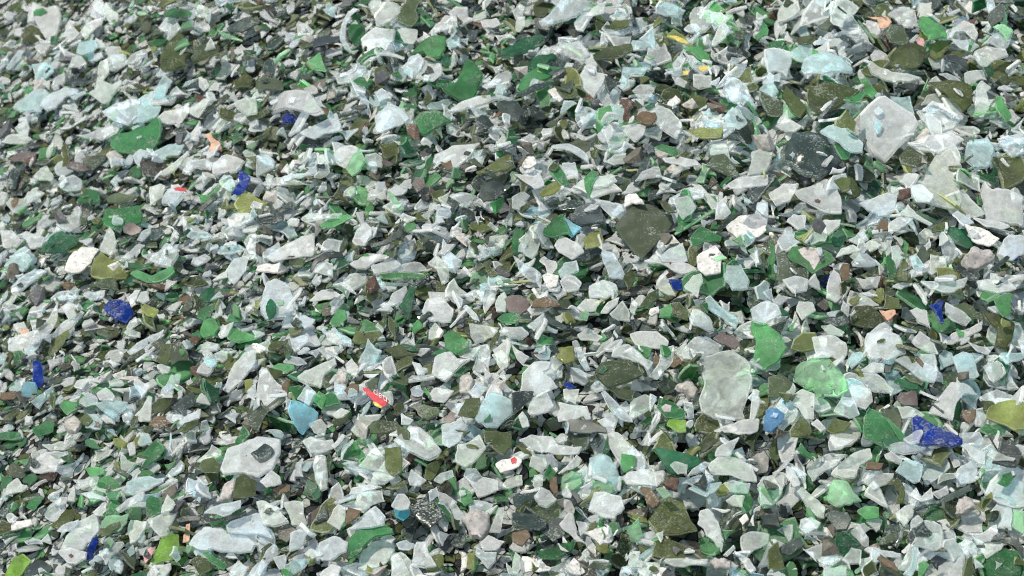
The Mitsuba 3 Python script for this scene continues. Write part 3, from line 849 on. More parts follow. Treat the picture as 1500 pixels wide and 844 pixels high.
G 735,570 800,545 870,540 870,575 800,610 760,605
G 85,460 130,440 220,440 225,470 180,500
C 155,430 200,395 260,405 300,440 240,450
C 0,620 20,480 60,470 130,560 215,590 200,660 100,700 30,720 -40,690 |large pale yellowish clear shard beside the bright sky blue shard, left of centre
S 190,720 210,650 260,665 365,730 360,780 300,830 280,860 220,800 |bright sky blue frosted shard, left of centre
C 235,650 300,565 350,610 310,690
C 455,600 470,560 530,570 520,600 595,620 560,650 480,650 |clear shard holding a brown oval lump at one side left of centre
X9 515,600 560,555 605,570 600,610 540,625 |brown oval lump resting on a clear shard near the red printed scrap
R* 622,582 650,583 680,610 700,600 780,660 760,690 735,705 690,665 650,625 |red and yellow printed scrap with white letters, left of centre
C 240,520 360,450 460,400 475,450 400,510 380,580 300,560 250,540
O 385,550 420,505 470,510 470,570 420,600
C 520,450 560,410 600,460 590,520 540,500
X10 460,520 480,470 530,490 530,550 480,560
O 760,530 830,500 890,520 890,570 840,560
P 900,640 940,570 975,590 970,650 920,670
C 1015,620 1050,580 1110,590 1160,600 1100,670 1040,660
C 1250,610 1290,550 1350,590 1310,640 1270,640
A 1280,770 1330,650 1380,600 1500,660 1500,740 1420,810 1350,815 |large translucent speckled clear sheet over olive shards, left of lower centre
C 1160,680 1225,670 1230,710 1180,725
O 1180,740 1230,650 1310,640 1310,770 1230,755
O 930,700 980,680 1060,700 1070,740 1000,770 950,740
O 650,810 690,780 820,780 840,830 740,860 660,850
P 1100,770 1140,720 1180,740 1160,790 1110,800
C 1085,800 1140,790 1190,770 1245,800 1210,850 1090,860
X10 1185,560 1230,490 1280,540 1250,620 1190,610
O 970,460 1030,440 1030,500 990,510
C 910,430 960,440 990,510 960,530
L 975,600 990,580 1020,625 1000,630
C 445,740 500,700 550,720 510,755 470,760
C 300,790 380,765 410,800 400,860 340,850
C 850,800 850,730 920,770 900,800
G 330,660 370,600 415,640 390,710
C 1245,200 1400,230 1420,250 1330,310 1280,320
C 1320,60 1290,20 1350,0 1410,0 1400,70 1340,150
C 1210,110 1230,95 1290,150 1310,195 1270,185
P 1455,60 1500,40 1550,40 1605,70 1600,120 1550,160 1480,140 |round dark plum brown disc shard at the centre of the heap
G 1410,180 1450,145 1530,140 1560,170 1520,200 1440,200
C 1420,250 1450,225 1560,225 1600,260 1560,300 1490,290
C 400,255 470,250 570,320 570,345 480,330 420,300
A 440,240 460,230 560,300 560,330 500,310
O 560,310 580,250 720,255 740,265 680,320 600,330
D 620,200 540,160 530,200 600,210
O 750,360 860,320 960,350 940,390 800,400
@ 750 422 4
O 750,100 800,30 860,0 860,60 800,110
C 570,150 650,70 690,140 690,190 620,185
C 690,140 700,55 740,90 720,160
C 520,140 560,80 630,50 620,90 560,140
C 90,215 190,140 190,190 130,250
C 380,110 430,60 520,75 490,130 420,140
X9 110,110 130,60 220,50 290,95 200,115
D 180,130 240,180 320,220 320,235 240,215 200,180
L 385,180 430,120 455,150 440,190
A 1130,60 1160,40 1320,170 1330,200 1310,240 1200,160 1150,120 |long aqua blade leaning down with a clear pebble at its tip, right of centre
Cvg 1035,180 1060,120 1100,130 1160,170 1185,240 1150,255 1060,220 |glassy clear shard with pale ridges beside the long aqua blade
Wg 800,150 810,120 860,105 865,140 820,165
L 860,170 870,120 930,90 940,130 930,170
O 900,140 920,90 980,80 1025,130 1030,190 960,170
C 690,265 740,250 850,250 920,310 910,350 820,350 720,330
G 720,340 760,335 820,350 810,400 780,420
C 585,390 600,345 680,325 720,350 780,410 830,430 800,480 740,430 660,405 |broad white bow-shaped shard beside a green piece, right of centre
C 870,360 950,335 945,430 880,500 850,540 800,520 860,440
X9 820,450 840,365 870,420 860,450
O 480,490 520,430 690,420 740,470 770,505 660,555 560,590 500,530 |large yellow olive shard with soft white grit, right of centre
C 350,310 380,305 460,480 430,485 370,390 |narrow clear blade standing between a green shard and a large yellow olive shard
Y 260,410 270,345 360,340 370,430 310,445
G 140,340 160,260 240,290 240,330
A 120,385 150,335 240,335 220,415 160,415
C 60,500 130,430 230,430 220,470 180,490 240,540 270,580 150,630 50,600 |whitish clear shard split in two lobes above a dark navy shard at the centre
C 190,500 260,435 300,450 295,520 230,525
D 0,610 80,600 130,605 120,650 40,720 0,750
B 300,570 310,545 340,555 375,580 330,590 |tiny royal blue chip with a pale clear flake under it, near the centre
C 300,590 395,590 375,680 305,650
C 265,740 280,710 270,665 400,690 440,690 465,770 380,780 270,785
C 525,610 545,600 700,760 710,785 640,770 570,700
C 685,740 700,650 780,618 850,650 800,710 720,755
G 845,700 860,640 900,650 1020,720 1000,760 900,760 |green shard with a pinkish stone fleck on its face, right of centre
Y 905,800 920,770 1020,770 1020,840 970,845 |glassy lime yellow chip below the green shard with a pinkish fleck
D 300,790 340,768 450,770 550,820 560,850 400,850 340,840 |dusty dark slate shard shaped like a leaf near the lower centre
C 500,775 550,755 610,790 600,820 540,815
C@~ 1110,470 1085,400 1170,390 1220,370 1290,360 1400,440 1410,560 1380,650 1350,720 1370,770 1190,765 1110,720 1095,650 1130,560 |largest frosted grey clear slab, right of centre, next to the pale green scalloped shard
T 1020,340 1070,285 1140,280 1240,345 1210,380 1110,400 1060,410 |glassy bulging clear piece at the top of the largest frosted grey slab
O 970,490 1010,430 1085,410 1080,500 980,550
C 960,380 1020,310 1030,350 1050,410 1000,420
X9 930,460 940,380 1000,400 1010,430 950,470
X1 960,560 1040,530 1090,590 1070,640 1000,600
P 1180,290 1230,255 1310,290 1340,330 1310,355 1220,320
G 1390,230 1400,190 1470,190 1560,260 1605,340 1560,430 1480,490 1410,410 1430,310 |large glassy green shard standing upright behind the largest frosted grey slab
C 1395,120 1460,80 1500,70 1560,100 1580,150 1480,210 1410,190
C 1005,680 1060,680 1065,760 1030,770
C 1390,770 1410,590 1450,600 1450,680 1420,770
C 1180,830 1260,800 1350,770 1450,765 1440,830 1330,850
C 90,720 120,640 210,610 250,690 200,730 110,740
C 35,750 60,720 90,760 100,810 60,820
O 1460,560 1500,530 1540,560 1540,640 1470,640
C 0,330 30,360 100,400 60,450 30,420
C 380,270 440,230 530,280 500,305 400,300
O 570,580 600,590 660,590 720,600 700,660 620,640
@ 1125 422 4
C 330,60 340,-20 440,-20 445,60 400,100
C 460,100 480,10 560,30 655,100 600,105
O 480,170 500,105 600,100 660,150 700,215 600,235 490,210 |dark olive trapezoid shard dusted along its edges at the right
Y 610,60 640,0 680,0 680,60 660,90
O 680,110 690,40 770,60 770,110 720,125
X8 650,130 745,125 750,150 700,190 |orange and pink paper scrap at the right
C 165,130 180,75 260,80 280,130 200,180
C 565,360 565,300 580,265 690,245 770,270 810,375 700,425 600,410 |bright white curved clear shard with a glossy fold at the right
C 840,310 890,250 970,310 1000,390 930,370
C 255,285 340,275 370,265 460,320 470,380 440,440 380,400 280,385
A 465,420 490,380 545,370 565,400 490,470
L~g 145,530 160,470 200,410 280,395 350,400 390,450 460,540 465,590 370,630 290,655 260,600 200,590 150,560 |pale green scalloped shell-like shard with fan ribs, right of lower centre
B 940,100 970,95 1000,70 1030,75 1020,130 1035,200 1010,200 980,130 |royal blue hook-shaped flake on a green curved shard at the right
L 920,150 950,120 1020,190 1070,160 1110,230 1020,265 960,230 |green curved shard carrying a royal blue hook-shaped flake at the right
C 1040,80 1120,120 1195,180 1160,220 1080,190 1040,150
C 825,130 870,110 930,130 950,230 880,200
C 1080,260 1190,230 1260,180 1255,240 1160,290 1080,330 1020,320
O 1090,100 1150,80 1260,150 1260,180 1180,170
Oc 1260,130 1340,150 1450,200 1430,300 1390,360 1330,340 1340,250 |curved olive and green shard hooked over a clear rim at the far right
T 1170,310 1240,340 1330,340 1290,390 1230,370
C 740,420 800,390 860,380 980,390 1000,480 980,550 900,540 820,470 |wide pale clear shard with an olive brown smear at the right
E 735,550 760,525 880,565 870,590 800,580
O 780,490 850,510 910,550 900,565 830,545
A 1080,400 1140,370 1200,390 1240,510 1210,530 1130,525
A 1000,400 1030,360 1080,380 1090,440 1010,480
A 1350,400 1370,375 1500,375 1500,410 1400,445
C 515,530 560,490 640,500 740,590 730,610 620,605
C 540,480 620,430 680,440 680,490 600,500
C 470,580 490,560 600,590 615,660 570,710 510,690
C 385,720 440,630 500,640 540,740 480,760
Cv 940,720 1070,560 1180,560 1240,600 1150,620 1100,690 1080,790 |large clear shard with a concave notch in its right side, right side of the heap
P 750,640 780,610 870,600 880,690 800,690 |dusky pink flat shard with a pale green lip at the right
C 755,690 830,690 920,740 900,755 790,760
C 1235,640 1290,610 1340,590 1440,630 1440,650 1320,690
C 1240,510 1310,570 1370,600 1300,690 1250,600
Y~ 1275,760 1290,700 1350,665 1440,650 1520,680 1520,820 1450,830 1350,790 |large yellow olive translucent shard cut by the right edge of the photo
X9 1130,720 1220,710 1215,760 1180,800 1140,760
G 1240,830 1270,795 1340,800 1400,830 1370,870 1290,860
G 1080,790 1100,770 1130,790 1110,825
B 845,765 870,745 980,800 1080,840 1140,880 1140,920 1080,930 1020,920 920,920 855,890 |largest royal blue shard with a clear shard lying across it, lower right
C 900,830 1000,830 1020,860 1010,930 950,940 920,890
G 560,760 590,700 660,730 690,770 750,830 740,920 690,940 560,880 |bright green rounded shard with a pale crumb, above right of lower centre
E 680,750 720,770 800,860 820,910 770,890
S 0,700 50,700 95,735 80,790 20,840 -30,830 -25,760 |flat mid blue shard with a rust spot beside it, right of lower centre
C@blue 45,690 80,640 130,645 185,700 160,725 80,730 |clear lump with a small bright blue dot, right of lower centre
C 120,640 200,590 275,620 270,770 220,770 170,690
O 0,640 0,520 80,500 180,590 60,640
O 130,830 190,750 240,790 260,844 220,870 130,870
C 250,790 290,765 340,820 310,840
D 660,710 720,670 780,750 780,830 700,780
O 340,830 390,760 490,790 450,840 370,850
D 780,170 790,110 820,110 870,180 820,190
D 310,190 370,165 470,165 475,200 400,215
C 430,130 440,70 480,110 470,170
C 310,220 370,210 450,260 430,280 350,270
@ 0 633 4
G -20,40 0,0 120,0 120,30 60,45
C 245,75 300,70 380,50 440,0 480,0 440,60 380,100 290,105
C 170,210 200,160 270,115 400,110 400,160 340,190 330,230 200,240
G 350,145 390,140 420,170 400,180
C 280,195 400,190 440,170 490,115 480,160 400,235 360,250 320,220
G 495,210 560,205 615,215 600,245 530,265 |glassy green flat chip in the lower left
C 25,365 40,310 100,265 120,300 160,320 130,350
G 555,300 600,260 640,250 710,310 700,335 600,345
C 510,300 540,260 580,260 560,320 700,345 640,360 540,330
G 610,355 700,345 680,390 640,395
A 725,350 740,290 820,258 960,265 950,290 870,330 770,370 |pale mint green oval shard in the lower left
C 670,450 740,390 840,345 830,390 740,440 700,470
C 460,355 540,350 620,380 610,400 520,390
C 705,215 710,125 760,170 800,180 760,230
E 800,215 870,150 940,65 960,100 930,150 860,200 |long dark green blade beside orange chips in the lower left
Y 660,40 700,30 745,60 720,95 670,80
A 805,60 830,0 870,10 890,60 820,80
L 800,250 840,215 900,195 925,220 880,255
C 970,255 1010,210 1080,190 1060,230 1000,265
C@~ 1290,210 1330,90 1420,60 1510,20 1640,35 1640,110 1600,200 1510,250 1420,230 1310,235 |large pale frosted slab with a rounded left end in the lower left of centre
C 1270,60 1320,35 1440,10 1430,45 1340,80
C 1150,170 1220,110 1240,70 1300,110 1280,180
O 1165,200 1190,160 1250,145 1290,190 1280,240 1190,235
X1 1280,400 1300,320 1370,260 1390,300 1350,400 |rough pinkish white crust on an olive shard in the lower left of centre
O 1380,270 1420,240 1500,280 1500,370 1420,390 1360,390
C 1190,470 1230,440 1410,395 1410,440 1310,490
D 1170,490 1280,500 1440,460 1450,480 1350,520 1210,525
G 1225,525 1320,520 1310,550 1240,555
C 1320,550 1350,520 1500,470 1540,480 1560,560 1590,600 1500,590 1340,595
C 1100,650 1130,610 1200,555 1310,560 1330,590 1440,600 1500,650 1480,700 1300,695 1160,680 |long broad frosted shard with a notched upper edge in the lower left of centre
C 355,690 380,600 450,520 540,490 580,480 575,570 500,640 480,690 400,700 |large frosted clear rectangle shard with a small rounded shard at its foot, lower left
C 330,700 410,670 505,700 500,740 440,775 390,765 |rounded clear shard with a brown speck below a large frosted rectangle, lower left
C 330,580 370,540 460,510 440,550 370,590
B 500,700 540,620 570,605 575,650 540,740 500,760 |narrow blue fragment wedged beside the large frosted rectangle, lower left
L 580,560 620,490 750,475 740,530 690,580 640,560
O 580,580 640,540 700,520 700,550 640,600 590,610
C 860,515 920,490 1030,440 1040,460 980,600 940,610 890,560 |bright clear triangular shard with a white fold in the lower left
C 945,440 980,365 1030,420 1000,460 940,475
G 855,400 880,370 945,390 940,470 880,500 850,460
C 745,565 760,515 860,520 850,560 790,640 760,655
C 595,705 640,650 720,640 730,660 640,740 620,780
L 610,640 640,610 670,640 640,680 610,670
O* 875,770 920,680 940,620 1000,590 1050,600 1050,690 1000,750 |bright leaf green smooth shard beside a rusty pink crumb, lower left
X5 835,720 880,670 910,680 880,740 850,770 |rusty pink crumb next to a bright leaf green smooth shard
Lx 25,830 80,740 130,710 175,750 130,830 90,860 30,860 |lime green smooth shard at the lower left corner
D 140,830 170,770 250,750 310,790 260,844 180,850
W 65,580 70,525 180,510 190,540 110,570
C 280,385 310,375 395,380 390,410 340,430
G 150,440 180,390 250,370 240,410 200,460
G 45,490 90,400 110,430 60,490
O 295,550 380,450 450,450 430,500 330,570
C 140,640 190,615 240,630 250,655 160,655
C 235,640 280,590 300,640 300,655
G 0,340 10,260 70,260 70,300 30,350
C 220,800 240,790 290,825 370,810 370,844 340,870 240,860
C 860,830 890,785 1000,765 1000,800 950,870 870,870
G 1180,705 1220,700 1330,775 1310,805 1240,770 |narrow bright green strip shard below the long broad frosted shard, lower left
O 1110,760 1160,715 1230,750 1240,800 1170,840
C 1325,800 1400,755 1450,790 1430,840 1360,835
C 665,780 700,745 710,770 690,795
D 1010,510 1100,490 1180,495 1170,520 1050,530
X8 1070,650 1090,540 1115,535 1110,640
C 540,470 600,410 625,410 625,480 560,490
A 740,700 780,660 790,710 760,730
@ 375 633 4
C 270,50 320,20 400,50 450,40 460,90 380,120 320,115
G 500,180 520,70 580,55 645,140 600,160 550,190 |vivid green kite-shaped shard in the lower left of centre
G 580,50 640,0 700,10 720,60 660,85
C 595,200 640,150 670,90 710,90 750,140 760,230 700,225 620,210
Tg 800,45 840,10 900,-40 960,-30 1020,20 1080,100 1060,140 1010,165 900,115 850,80 |large glassy white shard with a long glossy streak, lower left of centre
O 750,85 850,90 855,230 800,260 760,210
C 1090,70 1090,0 1215,0 1200,50 1130,95
C 1170,170 1180,70 1240,60 1310,10 1350,90 1290,160 1230,205
W* 1400,185 1440,160 1540,140 1560,170 1540,200 1430,240 |white shard with a small pink red spot at one end near the lower centre
O 1340,60 1330,0 1500,-10 1500,80 1450,140 1400,100
C 1215,260 1230,210 1290,210 1320,260 1420,280 1425,340 1300,385 1280,340 |clear shard shaped like a boot with a shiny toe near the lower centre
O 985,270 1000,190 1060,165 1075,200 1050,260 1020,285
C 890,270 910,215 1000,280 960,315 900,305
C 670,310 690,230 780,245 815,265 760,300
C 545,360 560,325 700,310 740,310 680,340 590,365
C 790,430 830,360 870,360 905,410 890,450 830,455 |pale trapezoid chip standing on a deep teal chip, lower left of centre
S 805,450 900,450 895,490 860,520 820,500 |deep teal blue chip under a pale trapezoid chip, lower left of centre
D 905,450 1000,365 1040,380 1110,480 1020,560 950,510 |dark slate square shard with white specks, lower left of centre
L 1175,360 1210,320 1260,350 1270,410 1220,430 |bright green gritty round chip near the lower centre
C 1060,340 1110,360 1180,410 1120,450 1080,420
C 1010,350 1060,320 1075,370 1020,410
X1r 1200,520 1260,460 1330,425 1370,470 1370,530 1320,620 1260,590 |rough white stone chunk with dark specks near the lower centre
C 0,410 50,400 130,440 195,530 100,550 30,530 |large frosted clear shard just left of an upright mint clear rectangular shard
C 150,410 220,400 280,410 290,590 230,580 190,480 |upright mint clear rectangular shard in the lower left of centre
C 195,700 200,590 260,565 300,590 260,680 |bright white folded shard under the upright mint rectangular shard
P 300,540 310,480 370,430 440,410 430,500 360,530 310,580 |dark brown rounded shard beside the upright mint rectangular shard
C 415,525 480,420 525,440 525,510 490,570
X9 525,550 540,440 620,460 590,500
C 540,565 620,490 700,430 760,490 750,540 650,560
G 540,630 600,570 700,540 800,565 810,600 700,610 650,650 600,720 540,740 |large dusty emerald green rounded shard behind a broad whitish shard, lower centre left
C 595,790 620,700 690,640 800,630 815,680 760,780 640,810 |broad whitish frosted shard in front of a large dusty emerald shard
C 725,620 770,585 815,620 790,650
C 790,720 850,700 910,750 920,850 800,850
C 355,690 370,650 460,605 540,640 530,700 440,750 380,750 |five-sided frosted shard with a small clear flake on its left, lower left of centre
C 280,710 320,680 405,710 330,745
A 165,780 220,750 320,740 290,790 200,844 160,850
C 0,810 60,690 110,650 140,700 80,760 20,850
C 370,830 440,770 500,790 480,850 380,860
C 820,650 880,630 940,660 900,690 840,680
C 915,780 940,640 1000,640 1010,700 1060,780 990,790
C 1310,650 1360,600 1460,640 1410,690 1330,690
C 1285,720 1290,670 1340,700 1410,700 1400,760 1360,800
W 1200,820 1205,700 1235,710 1240,790
Y 1240,800 1240,710 1285,700 1280,810
C 1365,590 1420,440 1450,440 1450,500 1430,590
O 800,330 760,320 870,280 890,290 860,330
C 575,420 600,350 740,340 750,400 650,440
Tv 330,170 350,130 410,140 415,330 380,345 345,280 |narrow vertical clear shard with a pinkish tint, lower left of centre
C 20,290 90,220 140,260 150,300 60,325
X9 110,330 150,305 200,310 200,350 130,360
C 1040,280 1080,240 1150,220 1160,260 1080,300
C 1440,310 1480,260 1560,250 1560,310 1470,330
@ 750 633 4
E 525,120 560,15 570,110 540,130 460,135
C 525,0 620,0 680,60 720,130 710,170 640,200 580,100 |long frosted oval shard leaning upright beside a pale aqua curved shard, lower centre
G 640,210 640,125 725,140 715,210 660,235 |bright green square shard at the foot of the long frosted oval shard
Ac 450,145 520,125 580,150 620,220 630,300 610,355 560,360 590,290 540,300 470,270 |pale aqua curved shard with a thick rim like a bracket, lower centre
L 465,280 530,290 590,310 590,355 500,350 |ribbed light green piece behind the pale aqua curved shard, lower centre
C 405,240 430,200 465,230 465,290 430,295
L 290,350 290,260 350,225 400,240 410,300 340,350 |ribbed light green square shard at lower centre
D 340,20 350,-30 480,-25 530,40 500,90 420,60 |dark leaf-shaped slate shard pointing right near the lower centre
E 825,90 860,85 960,110 1100,150 1100,190 1020,230 940,250 890,200 |broad dusty emerald green shard with a white chip at its edge, lower right
C 925,190 955,170 1030,190 1025,240 970,245 |small bright white chip on the edge of the broad dusty emerald shard
C 650,270 680,230 790,220 830,235 895,220 890,280 850,320 740,310 670,305 |wide clear shard with a wavy upper edge above a flat square frosted one
C 445,450 480,350 640,370 660,440 600,510 540,500 |flat square frosted shard at the lower centre right
C 1145,200 1210,140 1300,145 1410,190 1440,290 1370,285 1280,250 1180,250 |large pale clear shard with a blunt left end and pointed right end, lower right
C 1185,140 1200,90 1330,25 1300,90 1270,140
C 1025,260 1060,210 1130,170 1165,180 1110,230
C 990,300 1060,260 1140,240 1190,280 1100,310
A 1030,330 1090,300 1230,290 1210,330 1140,380
C 1240,300 1290,280 1400,300 1380,360 1280,350
C 1435,310 1470,260 1530,250 1590,330 1550,410 1480,395
Og 800,510 850,430 910,390 1000,395 1020,440 1090,580 980,600 860,590 |large dusty olive shard with a pale top edge, lower right of centre
X9 750,320 820,330 870,400 830,445 790,420 |glossy amber brown chip beside a lime green piece, lower right of centre
L 840,330 880,320 940,370 890,390
N 880,300 930,260 980,270 970,350 920,330
G 670,580 750,490 765,600 730,650 700,640 |light green translucent pointed shard at the lower centre
L 560,590 570,530 610,525 630,580 600,600
W 440,580 540,555 600,600 590,640 520,660 |white ceramic piece with a sharp edge under a small light green chip, lower centre
C 275,540 330,470 360,480 380,600 430,650 370,630
C 375,520 430,530 450,560 400,610
D 0,530 0,470 100,460 200,510 200,550 100,570 |dark crumpled navy glass lump at the lower centre
D 170,570 230,500 290,500 310,600 240,640
D+ 0,380 60,345 130,330 140,380 50,440 10,430 |dark glassy cylinder piece with a bright silver streak at the lower centre
Tg 130,370 170,320 220,340 265,390 200,440 160,430 |clear glassy cube crumb with dark facets at the lower centre
D 265,420 300,380 370,340 420,400 370,430 300,445
E 140,700 200,690 300,640 370,640 350,700 250,740 170,745 |dusty green jagged splinter with a spiky left end at the lower centre
X9 0,590 90,570 110,610 60,670 0,640
C@~ 0,800 20,700 50,730 50,800 30,830 -20,830 -35,760 |round clear disc like a small bottle nipple at the lower centre
W 40,790 60,730 140,740 235,790 220,810 60,825 |long white porcelain chip beside a round clear disc at the lower centre
O 820,720 840,640 900,620 1010,650 1010,740 900,740
O 610,690 640,590 690,600 700,690 650,730
C 680,770 690,700 720,710 770,760 760,790 700,795
C 630,830 640,790 690,780 740,820 720,870 640,870
C 740,800 780,760 830,760 800,850 750,850
W 820,830 870,790 920,800 910,860 830,860
C 1085,540 1100,460 1150,447 1210,530 1240,640 1230,710 1180,640 |tall oval frosted shard leaning left in the lower right of centre
P 1020,630 1080,640 1140,700 1145,750 1060,700
X1 1155,750 1190,730 1280,750 1280,800 1190,800
C 1340,610 1400,580 1510,590 1500,650 1390,710 1350,690
D 1350,180 1390,150 1470,90 1510,150 1500,230 1430,250 |dark purple navy shard with a curved lower edge, lower right
C 1250,400 1300,365 1360,370 1350,435 1290,430
P 1430,490 1440,400 1500,440 1550,480 1470,510 |reddish pink crumbly chip in the lower right
W 1330,510 1370,475 1390,510 1350,545
W 1380,550 1400,510 1420,470 1420,550
C 885,760 900,740 1150,740 1140,770 1000,790
C 1240,720 1300,660 1310,680 1260,730
C 1300,690 1390,740 1430,800 1400,830 1330,740
C 450,750 570,750 550,790 450,800
C 35,50 110,10 240,20 270,70 410,90 390,130 270,130 110,100 |wide transparent clear shard over pinkish stones near the lower centre
C 100,200 120,130 190,130 210,190 170,240
T 270,240 320,200 380,130 410,160 390,200 350,220
E 185,250 220,185 260,240 230,300
X9 220,320 230,260 265,260 270,350 250,370
C 120,310 130,250 180,250 180,310 140,335
@ 1125 633 4
C 370,240 390,210 500,120 600,90 615,150 540,190 510,270 450,275 |long curved frosted shard like a tusk pointing up right, lower right
C 225,230 290,150 370,120 465,130 400,200 300,250 260,295
Lcg 355,400 360,320 380,280 460,290 500,350 560,385 480,430 400,440 |pale green triangular shard with bright swirled gloss, lower right
C 100,260 110,195 150,220 190,310 150,325
C 0,250 50,260 110,310 70,410 40,425 0,400
C 350,60 370,15 510,40 430,95 360,110
G 165,95 200,65 270,150 260,165 200,130
C 700,70 780,60 930,80 910,100 800,135 720,110
C 680,130 720,110 790,150 780,190 700,160
A 745,230 790,170 860,165 910,190 890,290 860,300 |pale steel blue shard under a row of clear pieces, lower right
C 860,140 900,110 1000,95 1080,100 1130,190 1090,210 1060,140 960,130 880,160
C 1090,250 1130,200 1200,160 1230,190 1220,290 1130,310 |rounded pale clear shard right of a pale steel blue one, lower right
C 1130,70 1160,60 1280,110 1275,190 1240,185
C 1280,130 1310,100 1450,150 1440,165 1330,160
C 1120,0 1240,0 1270,50 1230,90 1140,60
T 1245,310 1270,220 1350,200 1420,250 1330,330 1280,370
A 1320,380 1360,290 1440,250 1500,310 1450,430 1380,390
Y 1215,430 1310,345 1320,390 1260,460 |yellow olive blade standing upright between clear shards at the lower right
C 1070,540 1120,480 1180,440 1260,510 1260,590 1160,590 |bright clear pentagon shard at the lower right beside a tall clear oval
C 1285,560 1300,470 1350,395 1410,395 1435,470 1430,580 1360,560 |tall frosted clear oval shard near the lower right edge
C 990,520 1040,505 1075,560 1060,580 1010,560
T 1015,640 1030,580 1080,570 1115,620 1080,670
C 820,600 840,510 880,480 940,540 1010,610 1000,660 940,680 840,650 |thick clear shard with a small green fleck inside, lower right
L 905,555 930,560 965,620 930,630
G 905,490 960,420 1030,460 1030,490 970,540 |bright green squarish chip behind the thick clear shard, lower right
Oc 640,310 660,265 760,275 800,320 800,410 740,430 770,360 740,310 |yellow green arched rim fragment like a hook, lower right
C 740,480 800,430 870,410 850,490 800,550
G 520,460 570,430 650,440 650,500 570,510
D 345,500 370,450 460,470 490,510 460,570 400,575
C 180,560 190,510 250,497 310,530 290,565 220,595 |bright pale oval chip beside dark glassy lumps, lower right
C 170,350 200,320 300,400 340,440 330,510 270,490
C 475,580 540,545 590,620 590,670 560,675
C 555,690 590,670 700,690 780,710 780,735 680,725
C 435,745 490,675 550,690 545,775 470,770 |small squarish frosted shard right of a dark olive ribbed base, lower right
E 395,640 400,590 450,580 550,660 440,730 410,700 |ribbed dark green curved piece in shadow, lower right
X9 640,740 650,725 740,760 765,820 700,790
C 215,690 260,670 350,640 415,730 380,780 300,760 |broad frosted shard at the lower right with a dusty pale face
C 760,800 800,740 830,650 850,670 850,750 820,820
A 790,830 840,770 850,670 880,680 870,800 840,850
C* 890,850 930,740 1000,690 1060,710 1100,680 1140,690 1150,850 |large whitish shard with faint grey printed digits at the bottom edge, lower right
L 880,770 910,750 945,775 900,840 880,840
T 1110,700 1130,610 1200,640 1235,680 1220,800 1160,830
Gd 1235,790 1260,740 1320,695 1400,685 1480,720 1520,810 1480,870 1260,870 |large rounded bright green shard at the bottom right corner
C 1240,690 1270,650 1380,655 1370,685 1280,740
D 1305,640 1330,600 1400,580 1460,610 1500,680 1500,740 1440,670 1380,630
C 1170,590 1250,590 1340,540 1350,590 1300,640 1230,660
L 1435,560 1440,450 1500,470 1500,600
C 545,800 560,780 640,805 650,830 600,850 560,840
C 320,830 330,790 460,790 460,850 330,860
O 0,800 0,690 60,640 100,800 50,810
D 60,690 80,660 190,610 210,660 120,720
C 20,830 60,815 105,840 60,860
D 610,670 680,610 790,570 820,600 720,650
D 800,420 880,440 1010,390 1180,310 1190,340 1060,400 920,440 860,465 |long curved black bottle rim sliver lying across clear crumbs, lower right
C 820,370 870,320 900,380 960,320 970,390 900,410
C 960,350 1050,310 1060,350 1000,385
X1 1095,480 1110,390 1180,380 1210,430 1150,470
C 590,220 540,190 560,200 740,240 730,270 620,340 560,290
X9 570,220 580,170 680,180 660,220
D 1340,30 1420,40 1500,110 1480,120 1400,90
"""


# ------------------------------------------------------------------ the pieces one can tell apart: each shard's outline, colour and lie, resting on the heap where it is seen
def read_shards(text):
    out, x0, y0, s = [], 0, 0, 4
    for line in text.strip().splitlines():
        body, _, said = line.partition('|')
        w = body.split()
        if w[0] == '@':
            x0, y0, s = map(float, w[1:4])
            continue
        p = np.array([[float(c) for c in q.split(',')] for q in w[1:]])
        if len(p) < 4:
            continue
        p = p / s + [x0, y0]
        poly = Polygon(p)
        if not poly.is_valid or poly.area < 30:
            poly = poly.buffer(0)
            if poly.geom_type != 'Polygon' or poly.area < 30:
                continue
            p = np.array(poly.exterior.coords)[:-1]
        out.append(dict(code=w[0], p=p, poly=poly, area=poly.area, said=said.strip(), c=np.array(poly.centroid.coords[0])))
    kept = []
    for d in sorted(out, key=lambda d: -d['area'] - 1e6 * bool(d['said'])):
        if any(abs(d['c'] - k['c']).max() < 60 and d['poly'].intersection(k['poly']).area > (.45 if d['code'][0] == k['code'][0] else .8) * max(d['area'], k['area'] * .45) and not d['said'] for k in kept):
            continue
        kept.append(d)
    return sorted(kept, key=lambda d: -d['area'] * (.1 if d['code'][0] in 'XRBS' else 1))


KINDS = {'C': ('clear_glass_shard', 'glass shard', 'frosted clear'), 'A': ('clear_glass_shard', 'glass shard', 'pale aqua'), 'T': ('clear_glass_shard', 'glass shard', 'glassy clear'),
         'G': ('green_glass_shard', 'glass shard', 'green'), 'E': ('green_glass_shard', 'glass shard', 'dark green'), 'L': ('green_glass_shard', 'glass shard', 'light green'),
         'O': ('olive_glass_shard', 'glass shard', 'olive'), 'Y': ('olive_glass_shard', 'glass shard', 'yellow olive'), 'D': ('dark_glass_shard', 'glass shard', 'dusty black'),
         'P': ('brown_glass_shard', 'glass shard', 'dusky brown'), 'B': ('blue_glass_shard', 'glass shard', 'cobalt blue'), 'S': ('blue_glass_shard', 'glass shard', 'sky blue'),
         'W': ('ceramic_chip', 'ceramic chip', 'white'), 'N': ('debris_lump', 'lump', 'brown'), 'R': ('printed_scrap', 'scrap', 'red'),
         'X1': ('stone_chunk', 'stone', 'pinkish grey'), 'X2': ('debris_lump', 'lump', 'dark brown'), 'X10': ('stone_chunk', 'stone', 'dark grey'), 'X9': ('brown_glass_shard', 'glass shard', 'brown'),
         'X8': ('paper_scrap', 'scrap', 'orange'), 'X5': ('paper_scrap', 'scrap', 'pink')}


def kind_of(code):
    return code[:3] if code[:3] == 'X10' else code[:2] if code[0] == 'X' else code[0]


